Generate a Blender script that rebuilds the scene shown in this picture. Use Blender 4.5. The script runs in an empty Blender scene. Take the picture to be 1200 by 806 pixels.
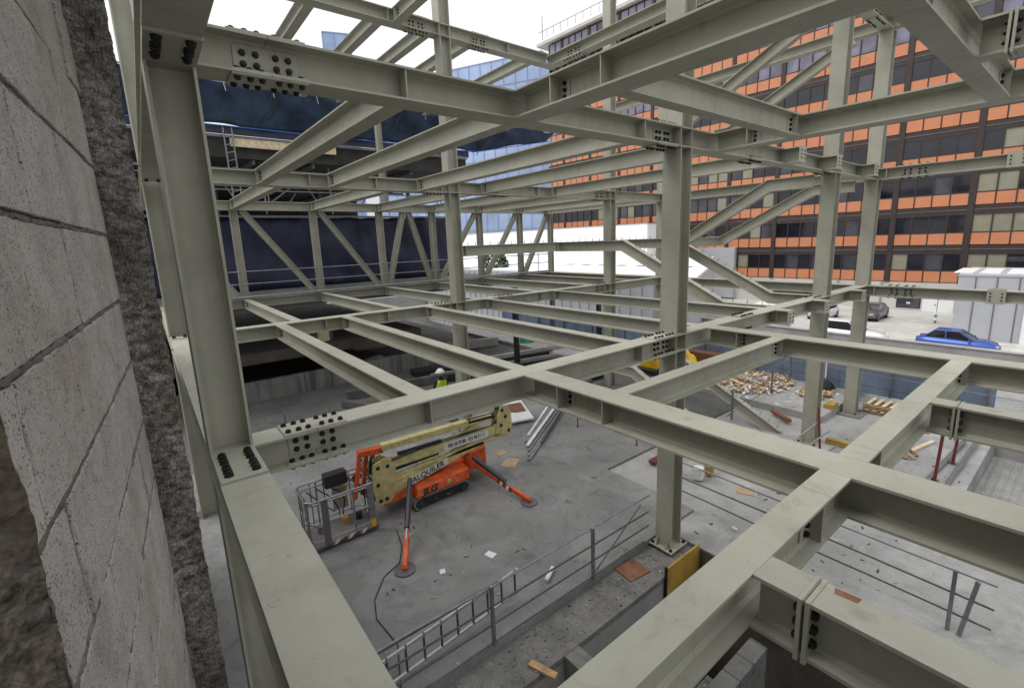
import bpy, bmesh, math, random
from mathutils import Vector, Matrix
random.seed(7)
R = random.Random(11)
S = 1.75            # one survey unit = 1.75 m (camera height above the lower floor of steel)
ZG = 3.46           # units from camera down to the lift floor
scene = bpy.context.scene
COL = scene.collection
rad = math.radians

def V(x, y, z):
    return Vector((x * S, y * S, (z + ZG) * S))

# ------------------------------------------------------------------ materials
def new_mat(name):
    m = bpy.data.materials.new(name); m.use_nodes = True
    nt = m.node_tree
    for n in list(nt.nodes): nt.nodes.remove(n)
    out = nt.nodes.new('ShaderNodeOutputMaterial'); b = nt.nodes.new('ShaderNodeBsdfPrincipled')
    nt.links.new(b.outputs[0], out.inputs[0])
    return m, nt, b

def ramp(nt, fac, stops):
    r = nt.nodes.new('ShaderNodeValToRGB')
    e = r.color_ramp.elements
    while len(e) < len(stops): e.new(0.5)
    for k, (p, c) in enumerate(stops):
        e[k].position = p; e[k].color = (c[0], c[1], c[2], 1) if not isinstance(c, (int, float)) else (c, c, c, 1)
    nt.links.new(fac, r.inputs[0]); return r.outputs[0]

def noise(nt, scale, detail=4, rough=.55, coord=None, dist=0):
    n = nt.nodes.new('ShaderNodeTexNoise'); n.inputs['Scale'].default_value = scale
    n.inputs['Detail'].default_value = detail; n.inputs['Roughness'].default_value = rough
    n.inputs['Distortion'].default_value = dist
    if coord is not None: nt.links.new(coord, n.inputs['Vector'])
    return n.outputs['Fac']

def mixc(nt, fac, a, b, mode='MIX'):
    m = nt.nodes.new('ShaderNodeMix'); m.data_type = 'RGBA'; m.blend_type = mode
    for sock, v in ((m.inputs[0], fac), (m.inputs[6], a), (m.inputs[7], b)):
        if hasattr(v, 'links') or hasattr(v, 'is_linked'): nt.links.new(v, sock)
        elif isinstance(v, (int, float)): sock.default_value = v
        else: sock.default_value = (v[0], v[1], v[2], 1)
    return m.outputs[2]

def ocoord(nt, scl=None):
    tc = nt.nodes.new('ShaderNodeTexCoord')
    if scl is None: return tc.outputs['Object']
    mp = nt.nodes.new('ShaderNodeMapping'); mp.inputs['Scale'].default_value = scl
    nt.links.new(tc.outputs['Object'], mp.inputs[0]); return mp.outputs[0]

def bump(nt, b, h, strength=.3, dist=.01):
    n = nt.nodes.new('ShaderNodeBump'); n.inputs['Strength'].default_value = strength
    n.inputs['Distance'].default_value = dist
    nt.links.new(h, n.inputs['Height']); nt.links.new(n.outputs[0], b.inputs['Normal'])

def plain(name, c, rough=.6, metal=0, var=.12, scale=3, bmp=0, spec=.5):
    m, nt, b = new_mat(name)
    co = ocoord(nt)
    f = noise(nt, scale, 5, .6, co)
    lo = [v * (1 - var) for v in c]; hi = [min(1, v * (1 + var)) for v in c]
    nt.links.new(ramp(nt, f, [(.3, lo), (.7, hi)]), b.inputs['Base Color'])
    b.inputs['Roughness'].default_value = rough; b.inputs['Metallic'].default_value = metal
    b.inputs['Specular IOR Level'].default_value = spec
    if bmp: bump(nt, b, noise(nt, scale * 12, 4, .6, co), bmp, .004)
    return m

def steel_mat():
    m, nt, b = new_mat('beige_green_steel_paint')
    co = ocoord(nt)
    big = noise(nt, .9, 5, .6, co, .6)
    base = ramp(nt, big, [(.3, (.312, .303, .242)), (.55, (.378, .370, .303)), (.75, (.432, .426, .36))])
    oi = nt.nodes.new('ShaderNodeObjectInfo')
    base = mixc(nt, .10, base, ramp(nt, oi.outputs['Random'], [(0, (.2, .2, .15)), (1, (.5, .5, .43))]))
    # grime streaks and rust rubs
    st = noise(nt, 2.2, 6, .7, ocoord(nt, (1, 1, .25)), 1.2)
    base = mixc(nt, ramp(nt, st, [(.55, 0), (.72, .42)]), base, (.19, .155, .105))
    # specks and scratches
    sp = noise(nt, 22, 3, .7, co, 2.0)
    base = mixc(nt, ramp(nt, sp, [(.69, 0), (.72, .65)]), base, (.07, .06, .05))
    ru = noise(nt, 5.5, 7, .75, co, 1.8)
    base = mixc(nt, ramp(nt, ru, [(.68, 0), (.72, .55)]), base, (.17, .085, .045))
    sc = noise(nt, 3.2, 3, .5, ocoord(nt, (1, 6, 9)), 3.0)
    base = mixc(nt, ramp(nt, sc, [(.655, 0), (.67, .35), (.685, 0)]), base, (.62, .61, .57))
    du = noise(nt, 6, 4, .6, co)
    base = mixc(nt, ramp(nt, du, [(.5, 0), (.75, .2)]), base, (.5, .5, .46))
    nt.links.new(base, b.inputs['Base Color'])
    nt.links.new(ramp(nt, du, [(.3, .62), (.8, .42)]), b.inputs['Roughness'])
    b.inputs['Specular IOR Level'].default_value = .35
    bump(nt, b, noise(nt, 40, 3, .5, co), .06, .002)
    return m

def concrete_mat(name, a, c, stain=(.1, .095, .09), scale=.8, bmp=.35, specks=True, stainamt=.5):
    m, nt, b = new_mat(name)
    co = ocoord(nt)
    f = noise(nt, scale, 8, .65, co, .3)
    col = ramp(nt, f, [(.3, a), (.7, c)])
    f2 = noise(nt, scale * 2.7, 6, .7, co, 1.3)
    col = mixc(nt, ramp(nt, f2, [(.52, 0), (.72, stainamt)]), col, stain)
    f6 = noise(nt, 1.6, 5, .7, ocoord(nt, (1, .18, 1)), .4)
    col = mixc(nt, ramp(nt, f6, [(.55, 0), (.68, stainamt*.45)]), col, stain)
    f7 = noise(nt, .45, 4, .6, co, 1.5)
    col = mixc(nt, ramp(nt, f7, [(.52, 0), (.6, .22)]), col, [min(1, v*1.5) for v in c])
    f3 = noise(nt, 30, 5, .7, co)
    col = mixc(nt, ramp(nt, f3, [(.4, 0), (.65, .25)]), col, [v * .55 for v in a])
    if specks:
        f4 = noise(nt, 9, 2, .5, co, 2.5)
        col = mixc(nt, ramp(nt, f4, [(.70, 0), (.73, .6)]), col, (.05, .045, .04))
        f5 = noise(nt, 7.3, 2, .5, co, 3)
        col = mixc(nt, ramp(nt, f5, [(.71, 0), (.75, .5)]), col, (.6, .6, .58))
    nt.links.new(col, b.inputs['Base Color'])
    b.inputs['Roughness'].default_value = .88; b.inputs['Specular IOR Level'].default_value = .25
    h = noise(nt, 22, 8, .7, co)
    bump(nt, b, h, bmp, .012)
    return m

def block_mat():
    m, nt, b = new_mat('aerated_concrete_block')
    co = ocoord(nt)
    f = noise(nt, 5, 8, .65, co, .4)
    col = ramp(nt, f, [(.25, (.33, .302, .28)), (.5, (.44, .412, .388)), (.75, (.53, .505, .48))])
    oi = nt.nodes.new('ShaderNodeObjectInfo')
    w = noise(nt, 2.1, 3, .6, co)
    col = mixc(nt, ramp(nt, w, [(.45, 0), (.7, .35)]), col, (.3, .22, .185))
    # pinholes
    vo = nt.nodes.new('ShaderNodeTexVoronoi'); vo.inputs['Scale'].default_value = 150
    nt.links.new(co, vo.inputs['Vector'])
    gate = noise(nt, 45, 3, .6, co)
    mu = nt.nodes.new('ShaderNodeMath'); mu.operation = 'MULTIPLY'
    nt.links.new(ramp(nt, vo.outputs['Distance'], [(.2, 1), (.40, 0)]), mu.inputs[0])
    nt.links.new(ramp(nt, gate, [(.38, 0), (.56, 1)]), mu.inputs[1])
    col = mixc(nt, mu.outputs[0], col, (.055, .048, .042))
    fs = noise(nt, 240, 3, .7, co)
    col = mixc(nt, ramp(nt, fs, [(.56, 0), (.66, .55)]), col, (.1, .09, .082))
    fl = noise(nt, 170, 3, .7, co, .5)
    col = mixc(nt, ramp(nt, fl, [(.6, 0), (.7, .4)]), col, (.6, .58, .55))
    dr = noise(nt, 5, 7, .75, ocoord(nt, (1, .6, 1)), .6)
    col = mixc(nt, ramp(nt, dr, [(.55, 0), (.72, .5)]), col, (.13, .12, .11))
    nt.links.new(col, b.inputs['Base Color']); b.inputs['Roughness'].default_value = .95
    b.inputs['Specular IOR Level'].default_value = .15
    h = noise(nt, 160, 6, .75, co)
    bump(nt, b, h, .55, .004)
    return m

def rough_mat(name, a, c, d):
    m, nt, b = new_mat(name)
    co = ocoord(nt, (1, 1, 1.3))
    f = noise(nt, 24, 9, .8, co, .5)
    col = ramp(nt, f, [(.38, a), (.5, c), (.62, d)])
    g = noise(nt, 2.2, 4, .6, ocoord(nt))
    col = mixc(nt, ramp(nt, g, [(.46, 0), (.66, .55)]), col, (.12, .092, .065))
    nt.links.new(col, b.inputs['Base Color']); b.inputs['Roughness'].default_value = .97
    b.inputs['Specular IOR Level'].default_value = .1
    bump(nt, b, noise(nt, 34, 10, .8, co, .6), .7, .01)
    return m

def glass_mat(name, c, rough=.06, spec=.8):
    m, nt, b = new_mat(name)
    co = ocoord(nt)
    f = noise(nt, .35, 3, .5, co, .5)
    nt.links.new(ramp(nt, f, [(.35, [v * .6 for v in c]), (.7, [min(1, v * 1.5) for v in c])]), b.inputs['Base Color'])
    b.inputs['Roughness'].default_value = rough; b.inputs['Specular IOR Level'].default_value = spec
    return m

STEEL = steel_mat()
BOLT = plain('dark_bolt_steel', (.028, .027, .026), .5, .6, .3, 40)
ALU = plain('bright_aluminium', (.5, .5, .51), .4, .5, .15, 8)
GALV = plain('galvanised_tube', (.26, .265, .27), .42, .7, .25, 8)
DARKTUBE = plain('weathered_tube', (.1, .1, .098), .55, .5, .3, 12)
FLOOR = concrete_mat('screeded_concrete_floor', (.165, .163, .159), (.255, .252, .247), (.085, .083, .08), .55, .3, True, .65)
REARF = concrete_mat('shaded_rear_floor', (.085,.083,.08), (.15,.147,.142), (.05,.049,.047), .5, .4)  # darker floor concrete; shade of the rear bays put into the colour
LEDGE = concrete_mat('rough_concrete', (.135, .13, .122), (.24, .232, .22), (.07, .066, .062), 2.4, 1.0, True, .6)
def stained_wall():
    m, nt, b = new_mat('stained_rear_wall'); co = ocoord(nt)
    col = ramp(nt, noise(nt, .9, 6, .65, co, .4), [(.3, (.12,.117,.11)), (.7, (.2,.196,.188))])
    st = noise(nt, 2.4, 5, .7, ocoord(nt, (1, 1, .06)), .2)
    col = mixc(nt, ramp(nt, st, [(.5, 0), (.6, .75)]), col, (.05,.048,.045))
    nt.links.new(col, b.inputs['Base Color']); b.inputs['Roughness'].default_value = .9
    return m
STAINW = stained_wall()
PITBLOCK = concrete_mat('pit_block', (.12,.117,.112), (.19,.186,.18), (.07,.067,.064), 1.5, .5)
DARKCONC = concrete_mat('dark_concrete', (.085, .08, .075), (.14, .134, .127), (.045, .042, .04), .7, .5, False)  # dark grey concrete for pit bottom, void back and kerbs
PALECONC = concrete_mat('pale_dusty_concrete', (.27, .266, .258), (.39, .385, .376), (.15, .147, .143), .5, .35)
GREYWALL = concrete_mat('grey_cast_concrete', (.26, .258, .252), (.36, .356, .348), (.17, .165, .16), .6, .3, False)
SOIL = concrete_mat('brown_soil', (.06, .05, .042), (.12, .105, .09), (.16, .145, .13), .6, 1.0, False)
BLOCK = block_mat()
JAMB = rough_mat('rough_mortar', (.045, .041, .036), (.2, .188, .172), (.42, .405, .385))
JOINT = rough_mat('joint_mortar', (.12,.115,.107), (.19,.183,.174), (.26,.252,.243))
MORTAR = rough_mat('grey_mortar', (.05, .047, .043), (.09, .085, .08), (.16, .152, .142))
BROKEN = rough_mat('broken_block_core', (.035, .028, .022), (.12, .1, .082), (.22, .19, .16))
ASPHALT = concrete_mat('parking_paving', (.44, .425, .40), (.54, .525, .50), (.32, .31, .3), .25, .15, False)
CREAM = plain('cream_yellow_lift_paint', (.50, .44, .2), .45, 0, .28, 7)
ORANGE = plain('orange_lift_paint', (.56, .085, .015), .45, 0, .4, 7)
BLACK = plain('black_rubber', (.015, .015, .016), .6, 0, .3, 10)
CYL = plain('dark_hydraulic_steel', (.045, .05, .062), .35, .4, .2, 10)
WHITE = plain('white_paint', (.78, .78, .77), .5, 0, .06, 2)
REDP = plain('red_paint', (.15, .022, .025), .5, 0, .3, 12)
YELLOW = plain('yellow_paint', (.72, .42, .015), .5, 0, .12, 5)
FORMPLY = plain('yellow_form_ply', (.40, .25, .05), .5, 0, .25, 3)
RUST = plain('rusty_plate', (.19, .085, .045), .8, 0, .35, 6, .4)
WOOD = plain('raw_timber', (.42, .27, .13), .8, 0, .35, 9)
PALEWOOD = plain('pale_timber', (.68, .56, .38), .8, 0, .3, 9)
BROWNWOOD = plain('brown_board', (.15, .065, .035), .7, 0, .3, 6)
LABELW = plain('white_sticker', (.62, .62, .6), .5, 0, .05, 3)
INK = plain('dark_ink', (.02, .02, .05), .6, 0, .1, 3)
NAVY = plain('navy_tarpaulin', (.014, .019, .05), .5, 0, .5, 1.2, .3)
NET = plain('navy_debris_net', (.02, .038, .075), .85, 0, .5, 1.5, .3)
ROPE = plain('blue_rope', (.03, .16, .5), .6, 0, .1, 5)
BLUEH = plain('blue_hoarding_sheet', (.19, .245, .35), .6, 0, .22, 1.1)
DECK = plain('dark_deck_underside', (.035, .034, .033), .8, 0, .4, 1.5)
ORPAN = plain('orange_spandrel', (.53, .205, .10), .45, 0, .07, .6)
BRONZE = plain('dark_bronze_frame', (.045, .032, .03), .5, .2, .25, 3)
GREYBAND = plain('grey_sill_band', (.13, .115, .115), .6, 0, .2, 1)
WALLB = plain('beige_render', (.52, .5, .46), .85, 0, .08, .5, .2)
WHITEROOF = plain('white_roof_membrane', (.74, .74, .76), .7, 0, .06, .3)
CABIN = plain('grey_cladding', (.42, .43, .46), .5, 0, .06, .6)
LEAF = plain('bush_leaf', (.05, .09, .025), .6, 0, .5, 5)
G_DARK = glass_mat('dark_window_glass', (.012, .012, .018))
G_GREY = glass_mat('grey_window_glass', (.05, .05, .065), .1)
G_BLIND = plain('beige_blind', (.25, .235, .17), .25, 0, .1, 1.5, 0, .8)
G_LILAC = glass_mat('sky_tinted_glass', (.16, .15, .21), .08)
TOWERG = plain('blue_tower_glass', (.31, .40, .60), .2, 0, .3, .06, 0, .6)
TOWERL = plain('tower_mullion', (.26, .33, .48), .5)
HIVIS = plain('hi_vis_yellow', (.45, .68, .02), .6)
SKIN = plain('skin', (.42, .23, .15), .6)
CLOTH = plain('dark_work_clothes', (.02, .022, .035), .85, 0, .3, 8)
PAPER = plain('white_scrap', (.66, .66, .66), .7)
CARD = plain('cardboard', (.37, .27, .17), .85, 0, .2, 5)
GREEN = plain('green_cloth', (.05, .3, .2), .7, 0, .3, 4)
def carpaint(n, c): 
    m = plain(n, c, .25, .2, .05, 2); return m
CARBLUE = carpaint('blue_car_paint', (.035, .085, .34)); CARWHITE = carpaint('white_car_paint', (.78, .78, .8))
CARGREY = carpaint('grey_car_paint', (.13, .13, .14)); CARDARK = carpaint('dark_car_paint', (.03, .03, .035))

# ------------------------------------------------------------------ mesh builder
class MB:
    def __init__(s): s.v = []; s.f = []
    def add(s, vs, fs):
        o = len(s.v); s.v += [Vector(p) for p in vs]; s.f += [tuple(i + o for i in f) for f in fs]; return s
    def box(s, a, b):                      # metric corners
        x0, y0, z0 = [min(p, q) for p, q in zip(a, b)]; x1, y1, z1 = [max(p, q) for p, q in zip(a, b)]
        return s.add([(x0,y0,z0),(x1,y0,z0),(x1,y1,z0),(x0,y1,z0),(x0,y0,z1),(x1,y0,z1),(x1,y1,z1),(x0,y1,z1)],
                     [(3,2,1,0),(4,5,6,7),(0,1,5,4),(1,2,6,5),(2,3,7,6),(3,0,4,7)])
    def ubox(s, a, b): return s.box(V(*a), V(*b))
    def bar(s, A, B, w, h, up=Vector((0, 0, 1))):   # rectangular bar, metric
        A = Vector(A); B = Vector(B); d = (B - A).normalized()
        sd = d.cross(up)
        if sd.length < 1e-4: sd = d.cross(Vector((1, 0, 0)))
        sd.normalize(); u = sd.cross(d)
        c = [(-w/2,-h/2),(w/2,-h/2),(w/2,h/2),(-w/2,h/2)]
        vs = [A + sd*i + u*j for i, j in c] + [B + sd*i + u*j for i, j in c]
        return s.add(vs, [(0,1,2,3),(7,6,5,4),(0,4,5,1),(1,5,6,2),(2,6,7,3),(3,7,4,0)])
    def tube(s, pts, r, n=8, closed=False, r2=None):
        pts = [Vector(p) for p in pts]; N = len(pts); o = len(s.v); rings = []
        pu = None
        for k, p in enumerate(pts):
            if closed: d = pts[(k+1) % N] - pts[k-1]
            else: d = pts[min(k+1, N-1)] - pts[max(k-1, 0)]
            d.normalize()
            u = (Vector((0,0,1)) if abs(d.z) < .9 else Vector((1,0,0))) if pu is None else pu
            u = (u - d * u.dot(d)).normalized(); pu = u; w = d.cross(u)
            rr = r if r2 is None else r + (r2 - r) * k / max(1, N - 1)
            for j in range(n):
                a = 2*math.pi*j/n; s.v.append(p + (u*math.cos(a) + w*math.sin(a))*rr)
        M_ = N if closed else N-1
        for k in range(M_):
            a0 = o + k*n; b0 = o + ((k+1) % N)*n
            for j in range(n): s.f.append((a0+j, a0+(j+1) % n, b0+(j+1) % n, b0+j))
        if not closed:
            s.f.append(tuple(o + j for j in reversed(range(n)))); s.f.append(tuple(o + (N-1)*n + j for j in range(n)))
        return s
    def cyl(s, A, B, r, n=12, r2=None): return s.tube([A, B], r, n, False, r2)
    def prism(s, poly, axis, a, b):        # polygon in the plane normal to axis, extruded a..b
        def P(p, t):
            return {'x': (t, p[0], p[1]), 'y': (p[0], t, p[1]), 'z': (p[0], p[1], t)}[axis]
        n = len(poly)
        return s.add([P(p, a) for p in poly] + [P(p, b) for p in poly],
                     [tuple(range(n)), tuple(range(2*n-1, n-1, -1))] + [(i, i+n, (i+1) % n + n, (i+1) % n) for i in range(n)])
    def ibeam(s, A, B, h, b, tf=.02, tw=.013, up=Vector((0, 0, 1))):   # A,B metric: centre of top face
        A = Vector(A); B = Vector(B); d = (B - A).normalized(); sd = d.cross(up).normalized(); u = sd.cross(d)
        f = .022
        prof = [(-b/2,0),(b/2,0),(b/2,-tf),(tw/2+f,-tf),(tw/2,-tf-f),(tw/2,-h+tf+f),(tw/2+f,-h+tf),(b/2,-h+tf),(b/2,-h),(-b/2,-h),(-b/2,-h+tf),
                (-tw/2-f,-h+tf),(-tw/2,-h+tf+f),(-tw/2,-tf-f),(-tw/2-f,-tf),(-b/2,-tf)]
        n = len(prof)
        vs = [A + sd*i + u*j for i, j in prof] + [B + sd*i + u*j for i, j in prof]
        return s.add(vs, [tuple(range(n)), tuple(range(2*n-1, n-1, -1))] + [(i, (i+1) % n, (i+1) % n + n, i+n) for i in range(n)])
    def build(s, name, mat, parent=None, bevel=0, smooth=False, origin=None):
        me = bpy.data.meshes.new(name)
        off = Vector((0,0,0))
        p = parent
        while p is not None: off = off + p.location; p = p.parent
        loc = Vector(origin) - off if origin is not None else Vector((0,0,0))
        base = off + loc
        me.from_pydata([v - base for v in s.v], [], s.f)
        bm = bmesh.new(); bm.from_mesh(me); bmesh.ops.recalc_face_normals(bm, faces=bm.faces[:])
        if bevel: 
            es = [e for e in bm.edges if len(e.link_faces) == 2 and e.calc_face_angle(0) > .5]
            bmesh.ops.bevel(bm, geom=es, offset=bevel, segments=1, affect='EDGES', clamp_overlap=True)
        bm.to_mesh(me); bm.free()
        if smooth: 
            for q in me.polygons: q.use_smooth = True
        me.materials.append(mat)
        o = bpy.data.objects.new(name, me); COL.objects.link(o)
        if parent is not None: o.parent = parent
        o.location = loc
        return o

def tag(o, label=None, cat=None, group=None, kind=None):
    if label: o['label'] = label
    if cat: o['category'] = cat
    if group: o['group'] = group
    if kind: o['kind'] = kind
    return o

def thing(name, label, cat, loc, group=None):
    o = bpy.data.objects.new(name, None); COL.objects.link(o); o.location = loc
    o.empty_display_size = .1
    return tag(o, label, cat, group, 'thing')

def struct(name, mb, mat): return tag(mb.build(name, mat), kind='structure')

def text_obj(name, body, size, mat, parent, loc, rot, sx=1.0, extrude=.0015, bold=.0, shear=0):
    cu = bpy.data.curves.new(name, 'FONT'); cu.body = body; cu.size = size; cu.extrude = extrude; cu.offset = bold; cu.shear = shear
    cu.align_x = 'CENTER'; cu.align_y = 'CENTER'
    t = bpy.data.objects.new(name + '_src', cu); COL.objects.link(t)
    bpy.context.view_layer.update()
    me = bpy.data.meshes.new_from_object(t.evaluated_get(bpy.context.evaluated_depsgraph_get()))
    bpy.data.objects.remove(t); bpy.data.curves.remove(cu)
    me.materials.clear(); me.materials.append(mat)
    me.transform(Matrix.Diagonal((sx, 1, 1, 1)))
    o = bpy.data.objects.new(name, me); COL.objects.link(o)
    off = Vector((0,0,0)); p = parent
    while p is not None: off = off + p.location; p = p.parent
    o.parent = parent; o.location = Vector(loc) - off; o.rotation_euler = rot
    return o

# ------------------------------------------------------------------ bolts (shared mesh, one object each)
def bolt_mesh():
    mb = MB()
    mb.cyl((0,0,-.002), (0,0,.006), .028, 14); mb.cyl((0,0,.006), (0,0,.026), .024, 6); mb.cyl((0,0,.026), (0,0,.032), .0135, 8)
    o = mb.build('bolt', BOLT); me = o.data; bpy.data.objects.remove(o); return me
BOLTME = bolt_mesh()
ROTZ = {'+z': (0,0,0), '-z': (math.pi,0,0), '-y': (math.pi/2,0,0), '+y': (-math.pi/2,0,0), '+x': (0,math.pi/2,0), '-x': (0,-math.pi/2,0)}
def bolt(pos, d, parent, sc=1.0):
    o = bpy.data.objects.new('bolt', BOLTME); COL.objects.link(o); o.parent = parent
    off = Vector((0,0,0)); p = parent
    while p is not None: off = off + p.location; p = p.parent
    o.location = Vector(pos) - off; o.rotation_euler = ROTZ[d]; o.scale = (sc, sc, sc)

# ------------------------------------------------------------------ steel members
H = .182                      # member depth, units
TOP = {1: -1.0, 2: 1.015, 3: 3.40}
HM = H * S
TF = .021
def AX(axis, along, across, z): return V(along, across, z) if axis == 'x' else V(across, along, z)

def splice(t, axis, c, a0, a1, ztop, w, rows=6, parts=('top', 'web', 'bot')):
    """bolted cover plates round a joint: top, bottom and web plates with their bolts"""
    L = (a1 - a0) * S; mid = (a0 + a1) / 2
    def pt(al, ac, z): # al,ac metric offsets from (mid,c)
        p = AX(axis, mid, c, ztop); 
        if axis == 'x': return Vector((p.x + al, p.y + ac, p.z + z))
        return Vector((p.x + ac, p.y + al, p.z + z))
    us = [-.42*L, -.26*L, -.11*L, .11*L, .26*L, .42*L] if rows == 6 else [-.36*L, -.14*L, .14*L, .36*L]
    W = w * S
    if 'top' in parts:
        mb = MB().box(pt(-L/2, -W/2+.006, -.001), pt(L/2, W/2-.006, .016)); p = mb.build('splice_plate', STEEL, t, .002)
        for u in us:
            for q in (-.30, .30): bolt(pt(u, q*W, .016), '+z', p)
    if 'bot' in parts:
        mb = MB().box(pt(-L/2, -W/2+.006, -HM-.016), pt(L/2, W/2-.006, -HM+.001)); p = mb.build('splice_plate', STEEL, t, .002)
        for u in us:
            for q in (-.30, .30): bolt(pt(u, q*W, -HM-.016), '-z', p)
        for sgn in (-1, 1):
            mb = MB().box(pt(-L/2, sgn*.055, -HM+TF-.001), pt(L/2, sgn*(W/2-.01), -HM+TF+.012)); p = mb.build('splice_plate', STEEL, t)
            for u in us: bolt(pt(u, sgn*.30*W, -HM+TF+.012), '+z', p)
    if 'web' in parts:
        for sgn in (-1, 1):
            mb = MB().box(pt(-L*.42, sgn*.005, -HM+.062), pt(L*.42, sgn*.019, -.055)); p = mb.build('splice_plate', STEEL, t, .002)
            d = {('x', -1): '-y', ('x', 1): '+y', ('y', -1): '-x', ('y', 1): '+x'}[(axis, sgn)]
            for u in (-.30*L, -.13*L, .13*L, .30*L):
                for zz in (-HM*.36, -HM*.64): bolt(pt(u, sgn*.019, zz), d, p)

def stiff(t, axis, c, a, ztop, w, sides=(-1, 1)):
    for sgn in sides:
        W = w * S
        p0 = AX(axis, a, c, ztop); th = .007
        if axis == 'x': mb = MB().box((p0.x-th, p0.y+sgn*.006, p0.z-HM+TF-.001), (p0.x+th, p0.y+sgn*(W/2-.008), p0.z-TF+.001))
        else: mb = MB().box((p0.x+sgn*.006, p0.y-th, p0.z-HM+TF-.001), (p0.x+sgn*(W/2-.008), p0.y+th, p0.z-TF+.001))
        mb.build('stiffener', STEEL, t)

def endjoint(t, axis, c, a, ztop, w, dirn, gap=.06):
    """bolted end: full depth plate across the section with bolts on the web, dirn = +1/-1 into the member"""
    stiff(t, axis, c, a + dirn*gap, ztop, w)
    p0 = AX(axis, a + dirn*(gap + .045), c, ztop)
    for sgn in (-1, 1):
        d = {('x', -1): '-y', ('x', 1): '+y', ('y', -1): '-x', ('y', 1): '+x'}[(axis, sgn)]
        fin_a = AX(axis, a + dirn*(gap+.005), c, ztop); fin_b = AX(axis, a + dirn*(gap+.09), c, ztop)
        if axis == 'x': mb = MB().box((fin_a.x, fin_a.y+sgn*.005, fin_a.z-HM+.05), (fin_b.x, fin_b.y+sgn*.017, fin_b.z-.05))
        else: mb = MB().box((fin_a.x+sgn*.005, fin_a.y, fin_a.z-HM+.05), (fin_b.x+sgn*.017, fin_b.y, fin_b.z-.05))
        fp = mb.build('fin_plate', STEEL, t)
        for zz in (-HM*.28, -HM*.5, -HM*.72):
            o = Vector((0, sgn*.017, 0)) if axis == 'x' else Vector((sgn*.017, 0, 0))
            bolt(p0 + o + Vector((0,0,zz)), d, fp, .9)

def beam(label, axis, c, a0, a1, ztop, w, group, seams=(), stiffs=(), joints=(), splices=(), cat='steel beam'):
    mid = AX(axis, (a0+a1)/2, c, ztop); mid.z -= HM
    t = thing('steel_beam', label, cat, mid, group)
    mb = MB(); cuts = [a0] + sorted(seams) + [a1]
    for i in range(len(cuts)-1):
        e0 = cuts[i] + (.0014 if i else 0); e1 = cuts[i+1] - (.0014 if i < len(cuts)-2 else 0)
        mb.ibeam(AX(axis, e0, c, ztop), AX(axis, e1, c, ztop), HM, w*S, TF)
    mb.build('beam_section', STEEL, t)
    for a, sides in [(q if isinstance(q, tuple) else (q, (-1, 1))) for q in stiffs]: stiff(t, axis, c, a, ztop, w, sides)
    for a, d in joints: endjoint(t, axis, c, a, ztop, w, d)
    for sp in splices: splice(t, axis, c, sp[0], sp[1], ztop, w, *sp[2:])
    return t

def column(label, x, y, z0, z1, group, base=True, w=.2, dx=.19, tags=()):
    t = thing('steel_column', label, 'steel column', V(x, y, z0), group)
    mb = MB()
    A = V(x - dx/2, y, z0 + (.012 if base else 0)); B = V(x - dx/2, y, z1)
    mb.ibeam(A, B, dx*S, w*S, .022, .014, Vector((-1, 0, 0)))
    mb.build('column_shaft', STEEL, t)
    if base:
        p = MB().box(V(x-.16, y-.15, z0), V(x+.16, y+.15, z0+.014)).build('base_plate', STEEL, t, .002)
        for i in (-1, 1):
            for j in (-1, 1): bolt(V(x+i*.125, y+j*.118, z0+.014), '+z', p, 1.3)
        for j in (-1, 1):
            for i in (-1, 1):
                q = MB().add([V(x+i*dx/2, y+j*.06, z0+.0142), V(x+i*.155, y+j*.06, z0+.0142), V(x+i*dx/2, y+j*.06, z0+.12)], [(0,1,2)])
                vs = list(q.v); q.add([v + Vector((0, .012*j, 0)) for v in vs], [(0,1,2)]); q.f += [(0,1,4,3),(1,2,5,4),(2,0,3,5)]
                q.build('gusset', STEEL, t)
    return t

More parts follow.
